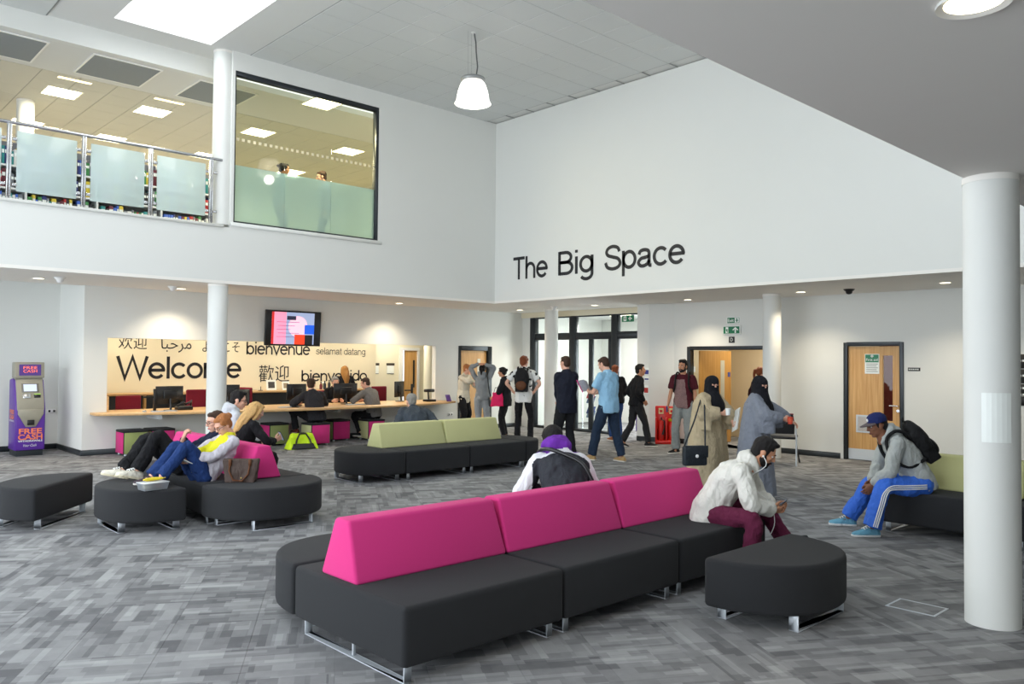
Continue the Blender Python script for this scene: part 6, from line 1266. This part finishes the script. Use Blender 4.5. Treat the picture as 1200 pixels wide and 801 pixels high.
B = person('person all in black walking away from the entrance', (12.95, 10.14), img(78), 1.68, dict(lean=4, headpitch=-2, headyaw=-18, headroll=0, wrist_r=(.20, .10, .96), wrist_l=(-.20, .08, .96), elbow_r=(.6, -1, .1), elbow_l=(-.6, -1, .1), ankle_r=(.07, .25, .085), ankle_l=(-.07, -.28, .10), footpitch_l=-18, knee_r=(0, 1, 0), knee_l=(0, 1, 0), pelvis=(0, 0, .925)), sk=SK_M, hr=H_BLK, hair_style='quiff', top=dict(mat=C_BLK, name='jacket', loose=.022), low=dict(mat=cloth('washed_black', (44, 44, 46)), loose=.006), seed=45, shoes=(34, 34, 36))
# ---- bearded man with patterned shirt
C_MR = cloth('maroon_jersey', (78, 26, 36)); C_PAT = cloth('patterned_panel', (136, 108, 106), .9, .5, 90)
def z_mar(B, me): zone(B, me, [lambda c: c.y > .0 and c.x > -.05 - (.12 - c.z) * .12 and c.x < .2 and c.z < .13 and c.z > -.5 and abs(c.x) < .15], [C_PAT])
B = person('person with beard in maroon patterned shirt and grey trousers by the corridor', (12.66, 8.80), img(205), 1.75,
    dict(lean=0, headpitch=0, headyaw=-16, wrist_r=(.27, .12, .86), wrist_l=(-.24, .02, .86), hand_r='hold', ankle_r=(.13, .04, .085), ankle_l=(-.10, -.03, .085), toe_r=-30, beard=True), sk=SK_M, hr=H_BLK, hair_style='quiff', top=dict(mat=C_MR, name='t_shirt', sleeve='short', loose=.018, hem=-.75, zones=z_mar), low=dict(mat=cloth('light_grey_chino', (142, 146, 144)), loose=.014), seed=47)
rebase(on_back(B, 'backpack', 'black rucksack worn by the bearded man in maroon', cloth('black_canvas', (30, 30, 30), .8), .14, .22, .08), world(B, B.chest + B.R2 @ V((0, -.2, -.2))))
t = thing('mobile_phone', 'blue phone in the hand of the bearded man in maroon', 'phone'); M = wmat(B, Matrix.Translation(B.limb['r'][2] + V((.0, .07, -.07)))); o = MB().box((-.005, -.04, -.05), (.005, .04, .06)).build('case', mat('blue_case', (40, 70, 170), .4), t, bevel=.002, seg=1); o.data.transform(M); o = MB().box((.005, -.034, -.04), (.0056, .034, .05)).build('screen', M_BLACK, t); o.data.transform(M); rebase(t, M.translation)
# ---- two women in niqab
def robe(B, name, m, hemz, rtop=.19, rbot=.34, sleeve=.085, seed=1, fold=.03, cape=True):
    b = MB(); R = B.R2; rows = []
    ex, ey = V((1, 0, 0)), V((0, 1, 0))
    rows.append(ring(B.neck + V((0, -.005, .02)), R @ ex, R @ ey, .075, .075, 22)); rows.append(ring(B.neck + V((0, -.005, -.05)), R @ ex, R @ ey, rtop * .95, .125, 22)); rows.append(ring(B.chest + V((0, 0, .06)), R @ ex, R @ ey, rtop * 1.12, .165, 22)); rows.append(ring(B.waist, ex, ey, rtop * 1.2, .19, 22)); rows.append(ring(V((0, 0, .8)), ex, ey, mixp(rtop, rbot, .6), .23, 22)); rows.append(ring(V((0, .0, .4)), ex, ey, mixp(rtop, rbot, .85), .26, 22)); rows.append(ring(V((0, 0, hemz)), ex, ey, rbot, .29, 22))
    b.loft(rows)
    for k in 'rl':
        sh, el, wr = B.limb[k][:3]; tube_pts(b, [mixp(sh, B.neck, .35), sh, mixp(sh, el, .55), el, mixp(el, wr, .5), mixp(el, wr, .88)], [.075, .09, sleeve, sleeve * 1.15, sleeve * 1.05, sleeve * .8])
        if cape: b.loft([ring(mixp(sh, el, .3), V((1, 0, 0)), V((0, 1, 0)), .07, .09, 14), ring(el + V((0, 0, -.10)), V((1, 0, 0)), V((0, 1, 0)), .075, .12, 14), ring(el + V((0, .02, -.24)), V((1, 0, 0)), V((0, 1, 0)), .05, .10, 14)])
    m2 = evaluated(b.mesh('b'), .013, 3)
    off = V((seed * 2.3, seed, 0))
    for v in m2.vertices:
        c = v.co; a = math.atan2(c.y, c.x); amp = fold * max(0, min(1, (1.35 - c.z) / .7)); d = math.sin(a * 9 + 1.3 * noise.noise(c * 2.2 + off) * 3) * .5 + noise.noise(V((c.x * 6, c.y * 6, c.z * 1.5)) + off); rr = V((c.x, c.y, 0)); v.co = c + (rr.normalized() * amp * d * .6 if rr.length > .05 else V())
    ripple(m2, .006, 22, seed); return link(name, fin(m2, name, m), B.root)
C_BE = cloth('beige_wool', (184, 168, 138), .95, .10, 14); C_GB = cloth('grey_blue_crepe', (126, 131, 142), .9, .06); C_NQ = hair('niqab_black_crepe', (20, 20, 26))
C_NIQ = cloth('niqab_black', (20, 21, 27), .85)
B = person('person in black niqab and beige cape holding a white cup and papers', (9.27, 6.05), img(140), 1.52,
    dict(lean=2, headpitch=4, headyaw=-26, wrist_r=(.12, .34, 1.20), wrist_l=(-.10, .38, 1.06), elbow_r=(1, -.1, -.9), elbow_l=(-1, -.1, -.9), hand_r='hold', hand_l='hold', palm_r=(-.9, .3, .1), palm_l=(.9, .3, .1)), sk=SK_L, hr=C_NIQ, brow=H_BLK, hair_style='niqab', female=True, top=None, low=None, seed=51, fine=True)
robe(B, 'cape', C_BE, .06, seed=5, rtop=.285, rbot=.39, sleeve=.115)
bw = B
t = thing('coffee_cup', 'white paper cup held by the woman in the beige cape', 'cup'); p = B.limb['r'][2] + V((-.02, .09, .02)); o = MB().lathe((p.x, p.y, p.z - .04), [(.001, 0), (.030, 0), (.038, .085), (.036, .085)], 18).build('cup', M_SIGNW, t, smooth=True); o.data.transform(wmat(B, Matrix.Identity(4))); o = MB().lathe((p.x, p.y, p.z + .043), [(.042, 0), (.042, .012), (.034, .018), (.001, .018)], 18).build('lid', M_WHITEP, t, smooth=True); o.data.transform(wmat(B, Matrix.Identity(4))); rebase(t, world(B, p + V((0, 0, -.04))))
t = thing('paper_folder', 'papers and folder held upright by the woman in the beige cape', 'papers'); p = B.limb['l'][2] + V((.04, .07, .03)); M = wmat(B, Matrix.Translation(p) @ Matrix.Rotation(math.radians(52), 4, 'Z') @ Matrix.Rotation(math.radians(-14), 4, 'X') @ Matrix.Rotation(math.radians(-18), 4, 'Y')); o = MB().box((-.115, -.004, -.16), (.115, .004, .17)).build('folder', mat('kraft_card', (190, 166, 120), .7), t); o.data.transform(M); o = MB().box((-.105, .004, -.15), (.12, .009, .185)).build('sheet', M_SIGNW, t); o.data.transform(M); o = MB().box((-.07, -.008, -.165), (.125, -.004, .18)).build('sheet', M_SIGNW, t); o.data.transform(M); rebase(t, M.translation)
t = thing('handbag', 'dark slate handbag with round clasp on the woman in the beige cape', 'handbag'); M = Matrix.Translation(fw * 9.75 + rt * (214 / 942 * 9.75) - up * (133 / 942 * 9.75) + V((0, 0, CAM_H))) @ Matrix.Rotation(math.pi - YAW + .25, 4, 'Z'); C_HB = cloth('slate_leather', (40, 46, 52), .5)
o = MB().box((-.15, -.05, -.12), (.15, .05, .12)).build('body', C_HB, t, bevel=.025, seg=3); o.data.transform(M); o = MB().box((-.152, .05, -.02), (.152, .062, .125)).build('flap', C_HB, t, bevel=.01, seg=2); o.data.transform(M); o = MB().ball((0, .066, .0), (.022, .008, .022)).build('clasp', M_WHITEP, t, smooth=True); o.data.transform(M); sw_ = world(B, B.limb['r'][0] + V((-.03, -.02, .06))); bl_, br_ = M @ V((-.14, 0, .11)), M @ V((.14, 0, .11)); st = MB(); tube_pts(st, [bl_, mixp(bl_, sw_, .5) + V((-.03, -.03, 0)), sw_, mixp(br_, sw_, .5) + V((-.03, -.03, 0)), br_], [.010] * 5, 8); st.build('strap', C_HB, t, smooth=True); rebase(t, M.translation)
B = person('person in black niqab and grey blue robe holding a red cup', (9.22, 5.33), img(112), 1.53,
    dict(lean=2, headpitch=3, headyaw=-44, wrist_r=(.16, .40, 1.16), wrist_l=(-.14, .48, 1.12), elbow_r=(1, -.3, -.8), elbow_l=(-1, -.3, -.8), hand_r='hold', hand_l='relaxed', palm_r=(-.9, .2, .1), palm_l=(.4, 0, -.9)), sk=SK_L, hr=C_NIQ, brow=H_BLK, hair_style='niqab', female=True, top=None, low=None, seed=53, fine=True)
robe(B, 'robe', C_GB, .05, seed=9, rtop=.225, rbot=.31, sleeve=.095)
t = thing('coffee_cup', 'red paper cup held by the woman in the grey blue robe', 'cup'); p = B.limb['r'][2] + V((-.02, .09, -.01)); o = MB().lathe((p.x, p.y, p.z - .06), [(.001, 0), (.030, 0), (.040, .10), (.038, .10)], 18).build('cup', mat('red_paper_cup', (214, 72, 50), .6), t, smooth=True); o.data.transform(wmat(B, Matrix.Identity(4))); o = MB().lathe((p.x, p.y, p.z - .06), [(.0335, .03), (.0395, .085), (.0405, .085), (.0345, .03)], 18).build('sleeve', mat('orange_card_sleeve', (226, 96, 64), .8), t, smooth=True); o.data.transform(wmat(B, Matrix.Identity(4))); rebase(t, world(B, p + V((0, 0, -.06))))
# ---- in the corridor doorway and upstairs
B = person('person with auburn hair in dark red top walking in the corridor opening', (14.82, 8.52), img(85), 1.63, dict(headpitch=8, wrist_r=(.2, .14, .95), wrist_l=(-.2, .1, .95)), sk=SK_L, hr=H_AUB, hair_style='tail', female=True, top=dict(mat=cloth('dark_red_black', (50, 22, 26)), name='top', loose=.014), low=dict(mat=C_BLK), seed=55)
B = person('person with dark hair standing behind the etched glass of the inner window nearer the column', (7.14, 14.1), img(70), 1.68, dict(headpitch=6), z=3.75, sk=SK_M, hr=H_BLK, hair_style='bun', female=True, top=dict(mat=cloth('teal_knit', (70, 110, 130)), name='top'), low=dict(mat=C_NV), seed=57)
B = person('person with brown hair standing behind the etched glass at the middle of the inner window', (8.10, 14.05), img(250), 1.66, dict(headpitch=10), z=3.75, sk=SK_L, hr=H_BRN, hair_style='short', top=dict(mat=cloth('slate_blue_shirt', (80, 100, 130)), name='shirt'), low=dict(mat=C_NV), seed=59)
# ================================================================== THINGS LYING ABOUT
t = thing('lunch_box', 'clear plastic lunch box with a banana on the ottoman', 'lunch box', (2.84, 8.14, SZ), .1); M_CLR = frost_mat('clear_plastic', (214, 220, 226), body=.40)
b = MB(); b.prism([(-.11, -.07), (.11, -.07), (.11, .07), (-.11, .07)], 0, .07, 0, [(-.125, -.08), (.125, -.08), (.125, .08), (-.125, .08)]); b.f.pop(1); b.m.pop(1); b.build('box', M_CLR, t)
MB().box((-.13, -.085, .066), (.13, .085, .074)).build('rim', mat('milky_plastic', (206, 210, 212), .3), t, bevel=.003, seg=1); MB().ball((-.05, 0, .03), (.05, .045, .03)).build('sandwich', mat('white_bread', (222, 206, 176), .8), t, smooth=True); MB().ball((.05, .01, .032), (.045, .04, .03)).build('fruit', mat('peach_fruit', (206, 130, 90), .6), t, smooth=True)
t = thing('banana', 'yellow banana lying on the lunch box lid', 'banana', (2.85, 8.15, SZ + .076), .1); MB().tube([(-.10, 0, .022), (-.06, .02, .018), (0, .028, .018), (.06, .02, .018), (.095, .0, .022)], [.007, .016, .018, .016, .006], 10).build('fruit', mat('banana_skin', (232, 208, 44), .5, var=.1), t, smooth=True); MB().tube([(.095, 0, .022), (.115, -.012, .026)], [.006, .005], 8).build('stem', mat('banana_stem', (150, 130, 50), .6), t)
t = thing('handbag', 'brown patterned handbag with tan handles beside the woman in yellow', 'handbag', (3.70, 8.06, SZ), math.radians(-38)); C_BR = cloth('brown_monogram', (74, 60, 54), .6, .25, 60); C_TAN = cloth('tan_leather', (140, 92, 62), .5)
b = MB(); b.prism([(-.15, -.075), (.15, -.075), (.15, .075), (-.15, .075)], .0, .24, 0, [(-.19, -.035), (.19, -.035), (.19, .035), (-.19, .035)]); m2 = evaluated(b.mesh('b'), .012, 3); ripple(m2, .012, 12, 3); link('body', fin(m2, 'body', C_BR), t)
for s in (-1, 1): MB().tube([(-.10, s * .045, .20), (-.105, s * .075, .12), (-.06, s * .09, .03), (.03, s * .09, .02), (.09, s * .085, .09), (.10, s * .045, .20)], .009, 8).build('handle', C_TAN, t, smooth=True)
for s in (-1, 1): MB().box((s * .10 - .015, -.062, .17), (s * .10 + .015, -.040, .24)).build('handle_tab', C_TAN, t, bevel=.004, seg=1)
MB().ball((.02, -.080, .05), .008).build('stud', mat('brass', (200, 170, 90), .3, metal=.8), t)
t = thing('sports_bag', 'neon yellow and black sports bag on the floor before the cube stools', 'bag', (7.58, 13.92, 0), math.radians(-12)); C_NE = cloth('neon_yellow_nylon', (206, 240, 40), .5)
b = MB(); b.prism([(-.29, -.15), (.29, -.15), (.29, .15), (-.29, .15)], .0, .30, 0, [(-.20, -.05), (.20, -.05), (.20, .05), (-.20, .05)]); m2 = evaluated(b.mesh('b'), .013, 6); ripple(m2, .016, 10, 6); link('body', fin(m2, 'body', C_NE), t)
b = MB(); b.prism([(-.24, -.165), (.24, -.165), (.24, .165), (-.24, .165)], .004, .11, 0, [(-.19, -.13), (.19, -.13), (.19, .13), (-.19, .13)]); link('base_panel', fin(evaluated(b.mesh('b'), .012, 2), 'base', M_BLACK), t)
for s in (-1, 1):
    MB().tube([(-.15, s * .150, .08), (-.125, s * .115, .18), (-.06, s * .07, .29), (.06, s * .07, .29), (.125, s * .115, .18), (.15, s * .150, .08)], .016, 8).build('handle', M_BLACK, t, smooth=True)
MB().tube([(-.18, 0, .30), (.18, 0, .30)], .006, 6).build('zip', M_BLACK, t)
